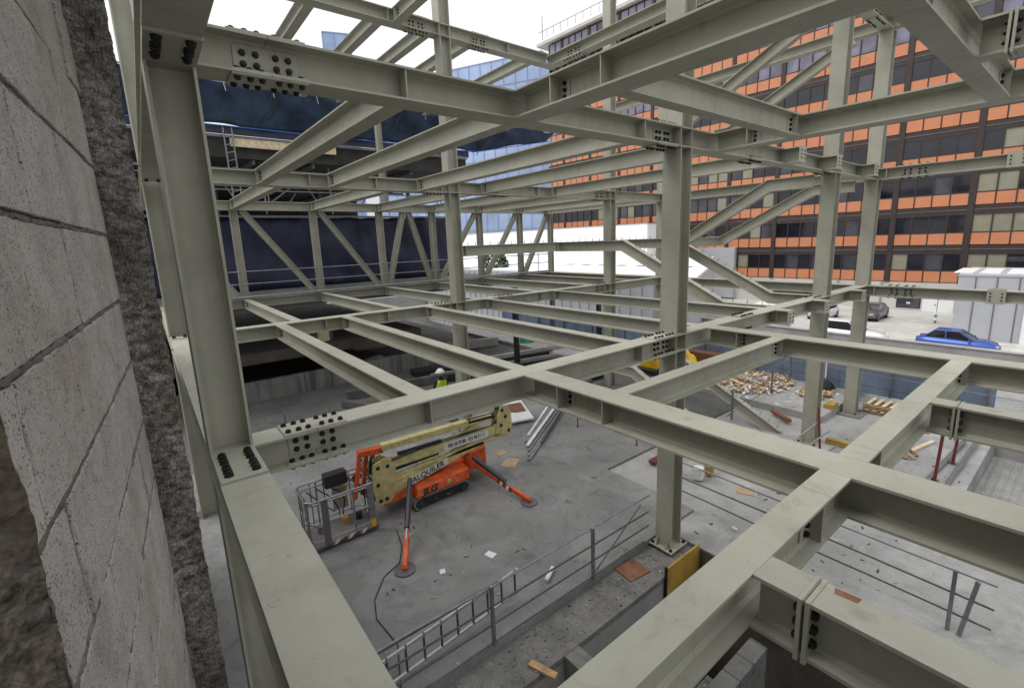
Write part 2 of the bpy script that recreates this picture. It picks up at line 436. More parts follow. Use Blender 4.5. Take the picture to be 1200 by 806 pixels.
floor_word = {1: 'lower', 2: 'upper', 3: 'topmost'}
BX = [1.345, 2.235, 3.59, 4.80, 6.45]
CXS = [1.60, 3.15, 4.70, 6.15, 7.65, 9.12, 10.38]
ordw = ['first', 'second', 'third', 'fourth', 'fifth', 'sixth', 'seventh']
GX0 = .22
for L in (1, 2):
    z = TOP[L]; fl = floor_word[L]
    # edge beam on the left (B0), nearest bays
    t = beam(f'{fl} edge beam beside the block wall, running away from the camera on the left', 'y', GX0, -2.2, 7.05, z, .192, 'edge beams beside the block wall',
             seams=(2.31, 2.94), stiffs=(.62,))
    t2 = beam(f'{fl} edge beam in the far bay behind the left columns', 'y', GX0, 7.25, 11.4, z, .192, 'edge beams beside the block wall')
    # bolted column plate on the edge beam
    if L == 1:
        p = MB().box(V(.126, 2.315, z-.001), V(.314, 2.70, z+.011)).build('seat_plate', STEEL, t, .002)
        for i in (.165, .275):
            for yy in (2.37, 2.415, 2.46, 2.53, 2.575, 2.62): bolt(V(i, yy, z+.011), '+z', p, 1.25)
        p = MB().box(V(.13, 6.85, z-.001), V(.31, 7.03, z+.011)).build('seat_plate', STEEL, t, .002)
        for i in (.165, .275):
            for yy in (6.9, 6.97): bolt(V(i, yy, z+.011), '+z', p, 1.25)
    else:
        p = MB().box(V(.124, 2.36, z-H-.014), V(.316, 2.88, z-H+.001)).build('cap_plate', STEEL, t, .002)
        for i in (.165, .275):
            for yy in (2.40, 2.48, 2.52, 2.60): bolt(V(i, yy, z-H-.014), '-z', p, 1.25)
        p = MB().box(V(.124, 6.75, z-H-.014), V(.316, 7.04, z-H+.001)).build('cap_plate', STEEL, t, .002)
        for i in (.165, .275):
            for yy in (6.8, 6.88): bolt(V(i, yy, z-H-.014), '-z', p, 1.25)
    # main beam A0 (nearest), from edge beam to the far column line
    sp = [(.465, .80), (3.815, 4.165)] if L == 1 else [(.455, .80), (3.80, 4.10)]
    beam(f'nearest {fl} main beam with bolted splices, crossing the whole picture from the left column', 'x', 2.80, .3175, 10.10, z, .2,
         'main beams', seams=(sp[0][0]/2+sp[0][1]/2, sp[1][0]/2+sp[1][1]/2, 7.05),
         stiffs=[(1.345, (-1,)), (2.15, (1,)), (3.59, (-1,)), 4.137, 4.323, 6.45, 7.69, 8.145, 8.335, 9.3],
         splices=[s + (6,) for s in sp] + [(5.55, 5.85, 6, ('top', 'bot')), (7.75, 8.05, 4, ('top', 'bot'))])
    beam(f'second {fl} main beam from the camera, on the middle column line', 'x', 7.15, .3175, 10.10, z, .2, 'main beams',
         stiffs=[(1.95, (-1,)), (2.9, (-1,)), 4.137, 4.323, (4.2+.95, (-1,)), (6.1, (-1,)), 8.145, 8.335],
         splices=[(3.72, 4.08), (5.05, 5.4, 6, ('top', 'bot')), (7.72, 8.06)])
    beam(f'{fl} chord of the far truss under the navy sheeting', 'x', 11.5, .3175, 10.28, z, .2, 'truss chords',
         stiffs=[(c - .09, (-1,)) for c in CXS] )
    for i, x in enumerate(BX):
        beam(f'{fl} secondary beam, {ordw[i]} from the left, between the nearest and second main beams', 'y', x, 2.9012, 7.0488, z, .132,
             'secondary beams of the middle bays', seams=(3.03,), joints=((7.05, -1), (2.90, 1)))
    for i, x in enumerate(CXS):
        beam(f'{fl} secondary beam, {ordw[i]} from the left, between second main beam and far truss', 'y', x, 7.2512, 11.3988, z, .132,
             'secondary beams of the far bays', joints=((11.40, -1), (7.25, 1)))
    # near bay: B1, B3, cross beams X1, X2, stubs
    beam(f'{fl} heavy beam from the first main beam towards the camera, lower right' if L == 1 else 'upper heavy beam sweeping to the top right corner, nearest overhead',
         'y', 2.235, -2.2, 2.6988, z, .205, 'heavy beams of the near bay', seams=(2.455,), stiffs=[(1.92, (-1,)), (.615, (-1,))], joints=((2.40, -1),))
    beam(f'{fl} heavy beam right of the tall centre column, running to the right edge', 'y', 4.80, -2.2, 2.6988, z, .2, 'heavy beams of the near bay',
         seams=(2.42,), stiffs=[(.65, (1,))], joints=((2.42, -1),))
    beam(f'{fl} short cross beam between the two heavy beams, nearer the centre column', 'x', 1.93, 2.3388, 4.6988, z, .115, 'cross beams of the near bay',
         joints=((2.34, 1), (4.70, -1)))
    beam(f'{fl} cross beam between the two heavy beams, nearer the camera', 'x', .615, 2.3388, 4.6988, z, .115, 'cross beams of the near bay',
         seams=(2.50,), joints=((4.70, -1), (2.5, 1)))
    beam(f'{fl} cross beam from left edge beam to heavy beam, closest to the camera', 'x', .615, .3172, 2.1312, z, .115, 'cross beams of the near bay',
         seams=(1.92,), joints=((1.92, -1),))
    for x, ys, lab in ((1.345, .415, 'left'), (3.50, .44, 'right')):
        t = beam(f'{fl} {lab} stub beam bolted through end plates off the closest cross beam', 'y', x, -2.2, .5565, z, .125, 'stub beams off the cross beams', seams=(ys,))
        for dy in (-.010, .010):
            p = MB().box(V(x-.068, ys+dy-.006, z-H-.012), V(x+.068, ys+dy+.006, z+.004)).build('end_plate', STEEL, t, .0015)
            for sx in (-.04, .04):
                for zz in (.25, .5, .75): bolt(V(x+sx, ys+dy+(.006 if dy > 0 else -.006), z-H*zz), '+y' if dy > 0 else '-y', p, .9)
        if L == 1 and lab == 'left':
            q = [(1.375,.372),(1.40,.378),(1.405,.315),(1.38,.318)]
            MB().add([V(a_,b_,z-.0005) for a_,b_ in q]+[V(a_,b_,z+.0012) for a_,b_ in q], [(0,1,2,3),(7,6,5,4),(0,4,5,1),(1,5,6,2),(2,6,7,3),(3,7,4,0)]).build('primer_patch', RUST, t)
    # short outriggers beyond the right of the centre column (bolted end plates)
    for k, x in enumerate((6.45, 7.69, 9.30)):
        t = beam(f'{fl} short outrigger with white bolted end plate, {ordw[k]} right of the centre column', 'y', x, 2.53, 2.6988, z, .17, 'short outriggers with end plates')
        p = MB().box(V(x-.09, 2.518, z-H-.004), V(x+.09, 2.5305, z+.004)).build('end_plate', STEEL, t)
        for sx in (-.05, .05):
            for zz in (.25, .5, .75): bolt(V(x+sx, 2.518, z-H*zz), '-y', p, .6)
    # facade line
    beam(f'{fl} facade beam running along the street side to the right edge', 'y', 10.20, -4.5, 11.38, z, .2, 'facade beams',
         stiffs=[2.8, 2.6], splices=[(2.0, 2.45, 4)])
    t = thing('end_plate_pair', f'{fl} pair of bolted plates clamped round the facade beam near the right edge', 'plate', V(10.2, 1.02, z-H), 'clamped plates on the facade beams')
    p = MB().box(V(10.085, .93, z-H-.02), V(10.098, 1.14, z+.02)).build('plate', STEEL, t)
    p2 = MB().box(V(10.302, .93, z-H-.02), V(10.315, 1.14, z+.02)).build('plate', STEEL, t)
    for yy in (.97, 1.1):
        for zz in (.2, .5, .8): bolt(V(10.085, yy, z-H*zz), '-x', p, .7)

# topmost floor (only the far part is erected)
z = TOP[3]
beam('topmost main beam crossing the sky at top left, with splice plates', 'x', 7.15, .3, 6.45, z, .2, 'topmost beams',
     stiffs=[3.3, 4.137, 4.323, 5.5], splices=[(3.6, 3.95), (4.75, 5.1)])
for i, x in enumerate((2.25, 3.2, 3.98, 4.75, 6.1)):
    beam(f'topmost secondary beam against the sky, {ordw[i]} from the left', 'y', x, 7.2512, 11.4, z, .132, 'topmost secondary beams', joints=((7.25, 1),))
beam('topmost beam running up to the right from the end of the sky beam', 'y', 6.57, 2.92, 7.25, z, .2, 'topmost beams', splices=[(6.3, 6.75)])
beam('topmost short beam crossing over at the top left of the sky', 'y', 3.42, 2.9, 7.0488, z, .132, 'topmost beams', joints=((7.05, -1),))
beam('topmost main beam above the two right columns', 'x', 2.80, 4.33, 10.1, z, .2, 'topmost beams', splices=[(9.35, 9.8)])
beam('topmost facade beam over the stair', 'y', 10.20, -4, 11.4, z+.02, .2, 'topmost beams')

CG = 'columns of the steel frame'
def colset(x, y, names, tops, zb=-3.46):
    zs = [zb, TOP[1]-H-.002]
    column(names[0], x, y, zb, TOP[1]-H-.002, CG)
    if len(names) > 1: column(names[1], x, y, TOP[1]+.002, TOP[2]-H-.002, CG, base=False)
    if len(names) > 2: column(names[2], x, y, TOP[2]+.002, tops, CG, base=False)
colset(.22, 2.80, ['ground storey column under the left corner of the near bay', 'tall olive column filling the left foreground, bolted at head and foot', 'top storey stub of the left foreground column'], TOP[3]+.1)
colset(.22, 7.15, ['ground storey column seen below the edge beam at far left', 'second left column half hidden behind the foreground column', 'upper stub of the second left column'], TOP[3]+.1)
colset(4.23, 2.80, ['centre column standing on a base plate by the pit', 'centre column between lower and upper floors', 'centre column rising out of the top of the picture'], 4.4)
colset(4.23, 7.15, ['back column behind the worker, below lower floor', 'back column left of the stair, between floors', 'back column rising against the white sky'], TOP[3]-H-.002)
column('back column continuing above the topmost beam into the sky', 4.23, 7.15, TOP[3]+.002, 4.6, CG, base=False)
colset(8.24, 2.80, ['left one of the two right columns, foot by the red prop', 'left one of the two right columns, middle storey', 'left one of the two right columns, top storey'], TOP[3]-H-.002)
colset(8.24, 7.15, ['column behind the stair landing, below lower floor', 'column behind the stair landing, middle storey', 'column behind the stair landing, bright against the sky'], 5.8)
colset(10.20, 2.80, ['right one of the two right columns, foot on concrete pad', 'right one of the two right columns, middle storey', 'right one of the two right columns, top storey'], TOP[3]-H-.002)
colset(10.20, 7.15, ['facade column behind the centre column, below lower floor', 'facade column behind the centre column, middle storey', 'facade column behind the centre column, top storey'], TOP[3]-H-.002)

# far truss: posts and diagonals between the chords
zt, zb = TOP[2]-H-.002, TOP[1]+.002
for i, x in enumerate(CXS):
    t = thing('truss_post', f'post of the far truss, {ordw[i]} from the left', 'truss post', V(x, 11.5, zb), 'posts of the far truss')
    MB().ibeam(V(x-.07, 11.5, zb), V(x-.07, 11.5, zt), .14*S, .14*S, .016, .01, Vector((-1,0,0))).build('post_section', STEEL, t)
DG = [(.35,1, 1.50,0), (1.75,1, 3.03,0), (3.30,1, 4.58,0), (4.82,0, 5.33,1), (5.48,1, 6.03,0), (6.28,0, 7.53,1), (7.78,0, 9.00,1), (9.25,0, 10.26,1)]
for i, (xa, ta, xb, tb) in enumerate(DG):
    za = zt if ta else zb; z2 = zt if tb else zb
    t = thing('truss_diagonal', f'sloping brace of the far truss, number {["one","two","three","four","five","six","seven","eight"][i]} counted from the left', 'truss brace', V(xa, 11.5, min(za, z2)), 'braces of the far truss')
    A = V(xa, 11.5, za); B = V(xb, 11.5, z2); d = (B-A).normalized(); s_ = Vector((0,1,0)); u = s_.cross(d)
    if u.z < 0: u = -u
    off = u * .06 * S
    mb = MB().ibeam(A + off, B + off, .12*S, .12*S, .014, .01, u)
    mb.build('brace_section', STEEL, t)

# ------------------------------------------------------------------ stair stringers
def stringer(label, x, pts, studs=True, w=.12, depth=.185):
    """pts: list of (y, z) of the top face in a plane x = const; mitred box of an I section"""
    t = thing('stair_stringer', label, 'stair stringer', V(x, pts[-1][0], pts[-1][1]-depth), 'stringers of the steel stair')
    P = [Vector((p[0]*S, (p[1]+ZG)*S)) for p in pts]
    def offset(dist):
        out = []
        for i, p in enumerate(P):
            ns = []
            if i > 0: d = (P[i]-P[i-1]).normalized(); ns.append(Vector((-d.y, d.x)))
            if i < len(P)-1: d = (P[i+1]-P[i]).normalized(); ns.append(Vector((-d.y, d.x)))
            ns = [n if n.y > 0 else -n for n in ns]
            n = sum(ns, Vector((0,0))).normalized(); k = 1/max(.3, n.dot(ns[0]))
            out.append(p - n*dist*k)
        return out
    tf = .018; D = depth*S
    layers = [(0, tf, w*S/2), (tf, D-tf, .007), (D-tf, D, w*S/2)]
    mb = MB()
    for d0, d1, hw in layers:
        a, b = offset(d0), offset(d1)
        for i in range(len(P)-1):
            q = [a[i], a[i+1], b[i+1], b[i]]
            mb.add([(x*S-hw, p.x, p.y) for p in q] + [(x*S+hw, p.x, p.y) for p in q],
                   [(0,1,2,3),(7,6,5,4),(0,4,5,1),(2,6,7,3)] + ([(3,7,4,0)] if i == 0 else []) + ([(1,5,6,2)] if i == len(P)-2 else []))
    mb.build('stringer_section', STEEL, t)
    if studs:
        for i in range(len(P)-1):
            d = P[i+1]-P[i]; n = Vector((-d.y, d.x)).normalized(); n = n if n.y > 0 else -n
            k = max(2, int(d.length/.30))
            for j in range(k):
                q = P[i] + d*((j+.5)/k)
                MB().cyl((x*S, q.x, q.y-.002), (x*S, q.x+n.x*.10, q.y+n.y*.10), .008, 6).build('stud', DARKTUBE, t)
    return t
zl = -.045
stringer('stringer stepping down from the landing behind the centre column', 6.73, [(7.22, zl), (5.48, zl), (3.56, -1.0), (2.92, -1.0)])
stringer('stringer descending right of the centre column onto the nearest lower main beam', 8.24, [(7.04, zl), (5.42, zl), (3.55, -1.0), (2.92, -1.0)])
stringer('rising stringer right of the centre column, left one of the pair', 8.02, [(5.6, zl), (5.2, zl), (3.62, .83), (2.95, .83)], False)
stringer('rising stringer right of the centre column, right one of the pair', 9.80, [(5.7, zl), (5.35, zl), (3.62, .83), (2.95, .83)], False)
stringer('top stringer climbing across the orange facade, left one', 8.24, [(5.6, 2.15), (5.3, 2.15), (3.3, 3.15)], False)
stringer('top stringer climbing across the orange facade, right one', 9.80, [(5.6, 2.15), (5.3, 2.15), (3.2, 3.2)], False)
stringer('lower stringer dropping from low landing to the ground, left one', 6.73, [(6.6, -2.33), (5.25, -2.33), (3.2, -3.40)])
stringer('lower stringer reaching the slab beside the pale timber heap', 8.24, [(6.6, -2.33), (5.4, -2.33), (3.25, -3.40)])
def landing(label, axis, c, a0, a1, ztop, w=.12):
    t = thing('landing_beam', label, 'steel beam', AX(axis, (a0+a1)/2, c, ztop-.185), 'beams of the stair landings')
    MB().ibeam(AX(axis, a0, c, ztop), AX(axis, a1, c, ztop), .182*S, w*S, .018, .012).build('beam_section', STEEL, t)
    n = int(abs(a1-a0)/.17)
    return t
t = landing('mid height landing beam with a row of studs, between back column and landing', 'x', 7.15, 4.33, 6.667, zl+.004)
for k in range(14):
    MB().cyl(V(4.5+k*.16, 7.15, zl+.003), V(4.5+k*.16, 7.15, zl+.065), .008, 6).build('stud', DARKTUBE, t)
stiff(t, 'x', 7.15, 4.42, zl+.004, .12); stiff(t, 'x', 7.15, 6.6, zl+.004, .12)
landing('mid height landing beam behind the stringers towards the street', 'x', 7.15, 6.80, 8.13, zl)
landing('mid height landing beam on the street side of the stair', 'x', 7.15, 8.345, 10.1, zl)
landing('small trimmer joining the two rising stringers', 'x', 5.4, 8.09, 9.73, zl-.01)
landing('low landing beam under the stair', 'x', 6.5, 6.8, 8.17, -2.34)

# ------------------------------------------------------------------ ground
G0 = -3.42
fl_poly = MB()
# lift floor: everything behind the ledge
fl_poly.ubox((-6, 2.95, -3.9), (5.0, 8.7, G0)).ubox((5.0, 4.4, -3.9), (6.3, 8.7, G0))
struct('lift_floor', fl_poly, FLOOR)
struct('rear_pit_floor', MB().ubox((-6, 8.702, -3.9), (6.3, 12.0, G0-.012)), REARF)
mb = MB().ubox((-6, 2.53, -3.56), (4.42, 2.9485, -3.5))
struct('ground_ledge', mb, LEDGE)
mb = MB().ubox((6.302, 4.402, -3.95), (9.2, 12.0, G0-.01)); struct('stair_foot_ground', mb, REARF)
mb = MB().ubox((4.423, -9, -3.95), (7.60, 2.9485, -3.455)).ubox((7.602, .83, -3.95), (10.6, 2.9485, -3.455)).ubox((5.002, 2.95, -3.95), (9.2, 4.398, -3.456)).ubox((10.6, -9, -3.95), (15.8, 2.9485, -3.457))
struct('right_ground_slab', mb, PALECONC)
mb = MB().ubox((7.602, -9, -4.05), (10.598, .828, -3.80)); struct('sunken_slab', mb, PALECONC)
mb = MB().ubox((9.202, 2.95, -3.95), (15.8, 16, -3.32)); struct('raised_ground_slab', mb, PALECONC)
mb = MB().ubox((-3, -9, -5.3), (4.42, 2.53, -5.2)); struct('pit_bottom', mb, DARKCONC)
mb = MB().ubox((-6, 12.002, -3.95), (9.2, 26, -3.44)); struct('rear_ground', mb, SOIL)
mb = MB().ubox((-80, -120, -4.75), (160, 200, -4.6)); 
# big street sheet is cut so that it stays outside the excavation
mb = MB().ubox((16.02, -160, -4.8), (260, 260, -4.6)); struct('street_paving', mb, ASPHALT)
mb = MB().ubox((-260, 26.01, -4.8), (16.0, 260, -4.6)).ubox((-260, -160, -6.0), (16.0, -9.01, -5.6)); struct('surrounding_ground', mb, ASPHALT)

# pit walls
t = thing('pit_wall', 'grey block lined wall of the pit below the ledge', 'wall', V(2.5, 2.6, -5.2))
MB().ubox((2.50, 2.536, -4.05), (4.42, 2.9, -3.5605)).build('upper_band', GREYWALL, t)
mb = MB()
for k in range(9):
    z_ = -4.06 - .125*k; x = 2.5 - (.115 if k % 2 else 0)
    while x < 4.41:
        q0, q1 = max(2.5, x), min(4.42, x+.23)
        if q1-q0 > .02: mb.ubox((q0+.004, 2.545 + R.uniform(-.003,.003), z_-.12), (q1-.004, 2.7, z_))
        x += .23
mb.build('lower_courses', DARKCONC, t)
MB().ubox((2.50, 2.552, -5.2), (4.42, 2.9, -4.0505)).build('mortar', MORTAR, t)
t = thing('cross_wall', 'thin concrete wall dividing the pit at bottom centre', 'wall', V(2.42, 1, -5.2))
MB().ubox((2.33, -1.5, -5.2), (2.498, 2.5285, -3.506)).build('wall_body', LEDGE, t)
t = thing('pit_wall', 'smooth grey pit wall left of the thin dividing wall', 'wall', V(1.2, 2.6, -5.2))
MB().ubox((-3, 2.536, -5.2), (2.328, 2.9, -3.5605)).build('wall_body', GREYWALL, t)
t = thing('pit_wall', 'brown boarded side of the pit under the right railing', 'wall', V(4.45, 1, -5.2))
MB().ubox((4.405, -6, -5.2), (4.4195, 2.50, -3.462)).build('wall_body', SOIL, t)
# block wall in the dark pit at the bottom
def block_wall(label, x0, x1, y0, y1, ztop, courses, bl=.23):
    t = thing('block_wall', label, 'block wall', V((x0+x1)/2, (y0+y1)/2, ztop-courses*.12))
    mb = MB()
    for k in range(courses):
        zt_ = ztop - k*.12; off = (k % 2)*bl*.5
        x = x0 - off
        while x < x1 - .01:
            a, b = max(x0, x), min(x1, x+bl)
            if b - a > .02: mb.box(V(a+.004, y0, zt_-.114), V(b-.004, y1, zt_))
            x += bl
    mb.build('courses', PITBLOCK, t, .004)
    MB().ubox((x0+.006, y0+.008, ztop-courses*.12), (x1-.006, y1-.008, ztop-.006)).build('mortar', MORTAR, t)
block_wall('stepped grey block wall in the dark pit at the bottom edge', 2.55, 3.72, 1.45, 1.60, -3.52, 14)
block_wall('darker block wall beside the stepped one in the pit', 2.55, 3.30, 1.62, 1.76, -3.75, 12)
t = thing('formwork', 'yellow plywood form panel under the centre column foot', 'form panel', V(4.1, 2.37, -3.95))
MB().ubox((3.79, 2.505, -3.74), (4.40, 2.523, -3.40)).build('panel', FORMPLY, t)
MB().ubox((3.77, 2.50, -3.75), (3.7885, 2.528, -3.38)).build('edge_strip', BLACK, t)
tag(MB().add([V(3.47,2.95,-3.497),V(3.75,2.92,-3.497),V(3.72,2.67,-3.497),V(3.45,2.71,-3.497)] + [V(3.47,2.95,-3.485),V(3.75,2.92,-3.485),V(3.72,2.67,-3.485),V(3.45,2.71,-3.485)],
    [(0,1,2,3),(7,6,5,4),(0,4,5,1),(1,5,6,2),(2,6,7,3),(3,7,4,0)]).build('steel_plate', RUST), 'rusty square plate with slots on the ledge beside centre column', 'plate')
tag(MB().bar(V(2.05,2.66,-3.485), V(2.13,2.42,-3.485), .11, .045).build('wood_offcut', WOOD, bevel=.004), 'short yellow timber offcut lying on the edge of the ledge', 'timber')

# guard rails
def railing(label, posts, base, h=1.0, rails=(.98, .62, .30), extra=.35, r=.024, slant=False):
    P = [V(*p) for p in posts]
    t = thing('guard_rail', label, 'railing', P[0])
    for p in P: MB().box(p + Vector((-.025,-.025,0)), p + Vector((.025,.025,h+.02))).build('post', GALV, t)
    for k, hh in enumerate(rails):
        a, b = P[0] + Vector((0,0,hh)), P[-1] + Vector((0,0,hh)); d = (b-a).normalized()
        n = max(2, len(P)*2); pts = []
        for i in range(n+1):
            q = (a - d*extra).lerp(b + d*extra, i/n); q = q + Vector((0, 0, R.uniform(-.012, .012))) + Vector((.04 if abs(d.y) > .5 else 0, .04 if abs(d.x) > .5 else 0, 0)); pts.append(q)
        MB().tube(pts, r*.66, 8).build('rail', DARKTUBE if k else GALV, t)
    return t
t = railing('tube guard rail along the ledge beside the lift floor', [(.66, 2.97, -3.44), (1.90, 2.96, -3.44), (3.14, 2.95, -3.44)], 0, 1.0, (.98, .64, .33), 1.65)
MB().tube([V(.7,3.0,-2.90), V(2.0,2.99,-2.885)], .022, 8).build('rail', DARKTUBE, t)
MB().tube([V(3.15,2.93,-3.35), V(3.95,2.98,-2.95)], .012, 6).build('brace', DARKTUBE, t)
MB().ubox((.3, 2.956, -3.499), (4.0, 2.966, -3.40)).build('toe_board', LEDGE, t)
t = railing('tube guard rail crossing the pale slab at right, with leaning prop', [(5.0, .50, -3.455), (5.06, 3.3, -3.455)], 0, 1.0, (.98, .62, .28), .45)
MB().tube([V(4.98,.42,-3.44), V(5.03,.36,-2.92)], .03, 8).build('prop', GALV, t)
t = railing('thin guard rail by the timber heap behind the right columns', [(8.15, 4.1, -3.42), (9.9, 4.15, -3.42), (10.9, 4.2, -3.3)], 0, 1.0, (.95, .55, .2), .3, .018)
t = railing('thin guard rail in front of the blue hoarding at right', [(10.95, 5.5, -3.32), (10.92, 3.0, -3.32), (10.9, 1.0, -3.455), (10.9, -1.2, -3.455)], 0, 1.0, (.95, .5), .5, .018)
t = railing('low rail post standing in the sunken slab corner at right', [(8.6, .2, -3.8), (8.9, -1.4, -3.8)], 0, 1.0, (.9, .5), .2, .018)

# ladder lying on edge along the railing
t = thing('ladder', 'aluminium ladder lying on its side behind the guard rail', 'ladder', V(1.7, 3.16, G0))
for zz in (-3.40, -3.16):
    MB().bar(V(.80, 3.14, zz), V(2.38, 3.22, zz+.07), .03, .05).build('side_rail', ALU, t)
for k in range(10):
    x = .86 + k*.164
    f_ = (x-.8)/1.58
    MB().cyl(V(x, 3.14+.08*f_, -3.40+.07*f_), V(x, 3.14+.08*f_, -3.16+.07*f_+.015), .018, 8).build('rung', DARKTUBE, t)

# loose things on the lift floor
tag(MB().ubox((5.62, 3.98, G0), (5.84, 4.10, G0+.055)).build('crate', REDP, bevel=.01), 'small red crate on the lift floor left of the centre column', 'crate')
def sheetpiece(name, label, cat, x, y, w, l, rot, mat, zz=G0, th=.006, grp=None):
    c, s_ = math.cos(rot), math.sin(rot)
    q = [(-w/2,-l/2),(w/2,-l/2),(w/2*.9,l/2),(-w/2,l/2*.93)]
    p = [V(x + a*c - b*s_, y + a*s_ + b*c, zz) for a, b in q]
    mb = MB().add([v + Vector((0,0,.001)) for v in p] + [v + Vector((0,0,th + R.uniform(0,.01))) for v in p], [(0,1,2,3),(7,6,5,4),(0,4,5,1),(1,5,6,2),(2,6,7,3),(3,7,4,0)])
    return tag(mb.build(name, mat), label, cat, grp)
sheetpiece('cardboard_sheet', 'flat torn cardboard lying on the floor right of the lift', 'cardboard', 4.05, 5.56, .3, .24, .6, CARD)
sheetpiece('cardboard_sheet', 'smaller cardboard scrap behind the torn one', 'cardboard', 4.15, 5.95, .2, .16, .2, CARD)
sheetpiece('paper_scrap', 'white paper scrap on the floor between the outrigger feet', 'scrap', 2.55, 3.95, .09, .12, .3, PAPER)
sheetpiece('paper_scrap', 'crumpled white scrap nearer the left outrigger foot', 'scrap', 2.0, 4.05, .07, .06, 1.2, PAPER, G0, .03)
t = tag(MB().bar(V(2.72,3.20,G0+.04), V(2.90,3.30,G0+.04), .07, .06).build('tube_roll', PAPER, bevel=.012), 'white and blue roll lying behind the railing posts', 'roll')
sheetpiece('ply_scrap', 'pale plywood scrap on the slab right of centre column', 'scrap', 5.95, 2.75, .2, .22, .5, CARD, -3.452)
tag(MB().box(V(4.98,2.38,-3.452), V(5.02,2.44,-3.42)).build('wood_block', PAPER), 'small white block on the slab under the cross beam', 'block')
# rod stubs
for i, (x, y, m_, lb) in enumerate(((5.85, 5.85, REDP, 'short rod standing in the lift floor below the first heavy beam'), (6.0, 4.62, REDP, 'short red rod standing in the lift floor near the red crate'),
        (1.1, 9.8, DARKTUBE, 'rebar stub in the dark floor at left rear'), (1.75, 9.9, DARKTUBE, 'rebar stub right of the other one at left rear'), (2.6, 9.9, GALV, 'pale capped stub in the dark floor near the worker'))):
    t = thing('rod_stub', lb, 'rod', V(x, y, G0), 'rod stubs standing in the floor')
    MB().cyl(V(x, y, G0), V(x, y, G0+.22), .018, 8).build('rod', m_, t); MB().cyl(V(x, y, G0), V(x, y, G0+.008), .05, 10).build('foot_plate', DARKTUBE, t)
# stack of boards and steel sections behind the lift
t = thing('board_stack', 'stack of steel sections and planks on the floor behind the lift', 'stack', V(5.6, 7.0, G0))
for k, (y0, m_, w_, zz) in enumerate(((6.35, GALV, .08, 0), (6.47, GALV, .08, 0), (6.60, GALV, .06, 0), (6.75, PAPER, .09, .02), (6.9, GALV, .1, 0), (6.62, DARKTUBE, .05, .05), (7.1, PAPER, .07, 0))):
    MB().bar(V(4.3 + .1*k, y0-.95, G0+.02+zz), V(6.7 + .06*k, y0+.55, G0+.02+zz), w_*S*.6, .05).build('section', m_, t)
t = thing('board', 'brown painted board with white border leaning on the stack', 'board', V(5.2, 6.95, G0))
MB().add([V(4.98,6.72,G0+.06), V(5.42,6.60,G0+.06), V(5.52,7.12,G0+.26), V(5.08,7.24,G0+.26)] + [V(4.98,6.72,G0+.09), V(5.42,6.60,G0+.09), V(5.52,7.12,G0+.29), V(5.08,7.24,G0+.29)], [(0,1,2,3),(7,6,5,4),(0,4,5,1),(1,5,6,2),(2,6,7,3),(3,7,4,0)]).build('border', PAPER, t)
MB().add([V(5.02,6.76,G0+.10), V(5.38,6.66,G0+.10), V(5.46,7.06,G0+.275), V(5.10,7.17,G0+.275)] + [V(5.02,6.76,G0+.085), V(5.38,6.66,G0+.085), V(5.46,7.06,G0+.26), V(5.10,7.17,G0+.26)], [(0,1,2,3),(7,6,5,4),(0,4,5,1),(1,5,6,2),(2,6,7,3),(3,7,4,0)]).build('face', BROWNWOOD, t)
tag(MB().bar(V(5.35,6.1,-2.6), V(6.5,6.9,-2.95), .05, .05).build('yellow_strut', YELLOW), 'thin yellow strut above the stacked sections', 'strut')
# buckets right of the centre column
for x, y, r, m_, lb in ((5.75, 3.34, .085, PAPER, 'pale drum standing right of the centre column'), (5.98, 3.30, .07, FORMPLY, 'small yellowish bucket beside the pale drum')):
    t = thing('bucket', lb, 'bucket', V(x, y, -3.42), 'buckets right of the centre column')
    MB().tube([V(x,y,-3.42), V(x,y,-3.42+r*1.9)], r*S*.85, 16, False, r*S).build('shell', m_, t)
    MB().tube([V(x+r*math.cos(a), y+r*math.sin(a), -3.42+r*1.9) for a in [2*math.pi*i/16 for i in range(16)]], .008, 6, True).build('rim', GALV, t)
def chips(name, label, cat, x0, x1, y0, y1, zz, n, mats, seed, lo=.01, hi=.05):
    t = thing(name, label, cat, V((x0+x1)/2, (y0+y1)/2, zz)); rr = random.Random(seed)
    for m_ in mats:
        mb = MB()
        for k in range(n):
            c = V(rr.uniform(x0,x1), rr.uniform(y0,y1), zz) + Vector((0,0,.006)); an = rr.uniform(0,math.pi); l = rr.uniform(lo,hi)
            d = Vector((math.cos(an)*l, math.sin(an)*l, 0)); mb.bar(c-d, c+d, rr.uniform(lo,hi*.7), rr.uniform(.006,.02))
        tag(mb.build('pieces', m_, t), kind='stuff')
chips('debris', 'scattered small chips and scraps over the lift floor', 'debris', .3, 6, 3.1, 8, G0, 45, (DARKTUBE, GREYWALL, CARD), 31)
chips('debris', 'scattered chips and crumbs on the rough ledge', 'debris', .5, 4.3, 2.56, 2.92, -3.5, 90, (DARKTUBE, GREYWALL, LEDGE), 32, .006, .03)
chips('debris', 'scattered scraps on the pale slab at right', 'debris', 4.6, 9, .9, 2.8, -3.455, 50, (DARKTUBE, GREYWALL, CARD), 33, .01, .06)
chips('debris', 'scattered scraps on the raised slab near timber heaps', 'debris', 9.3, 11, 3, 8, -3.32, 60, (WOOD, GREYWALL, PAPER), 34, .01, .12)
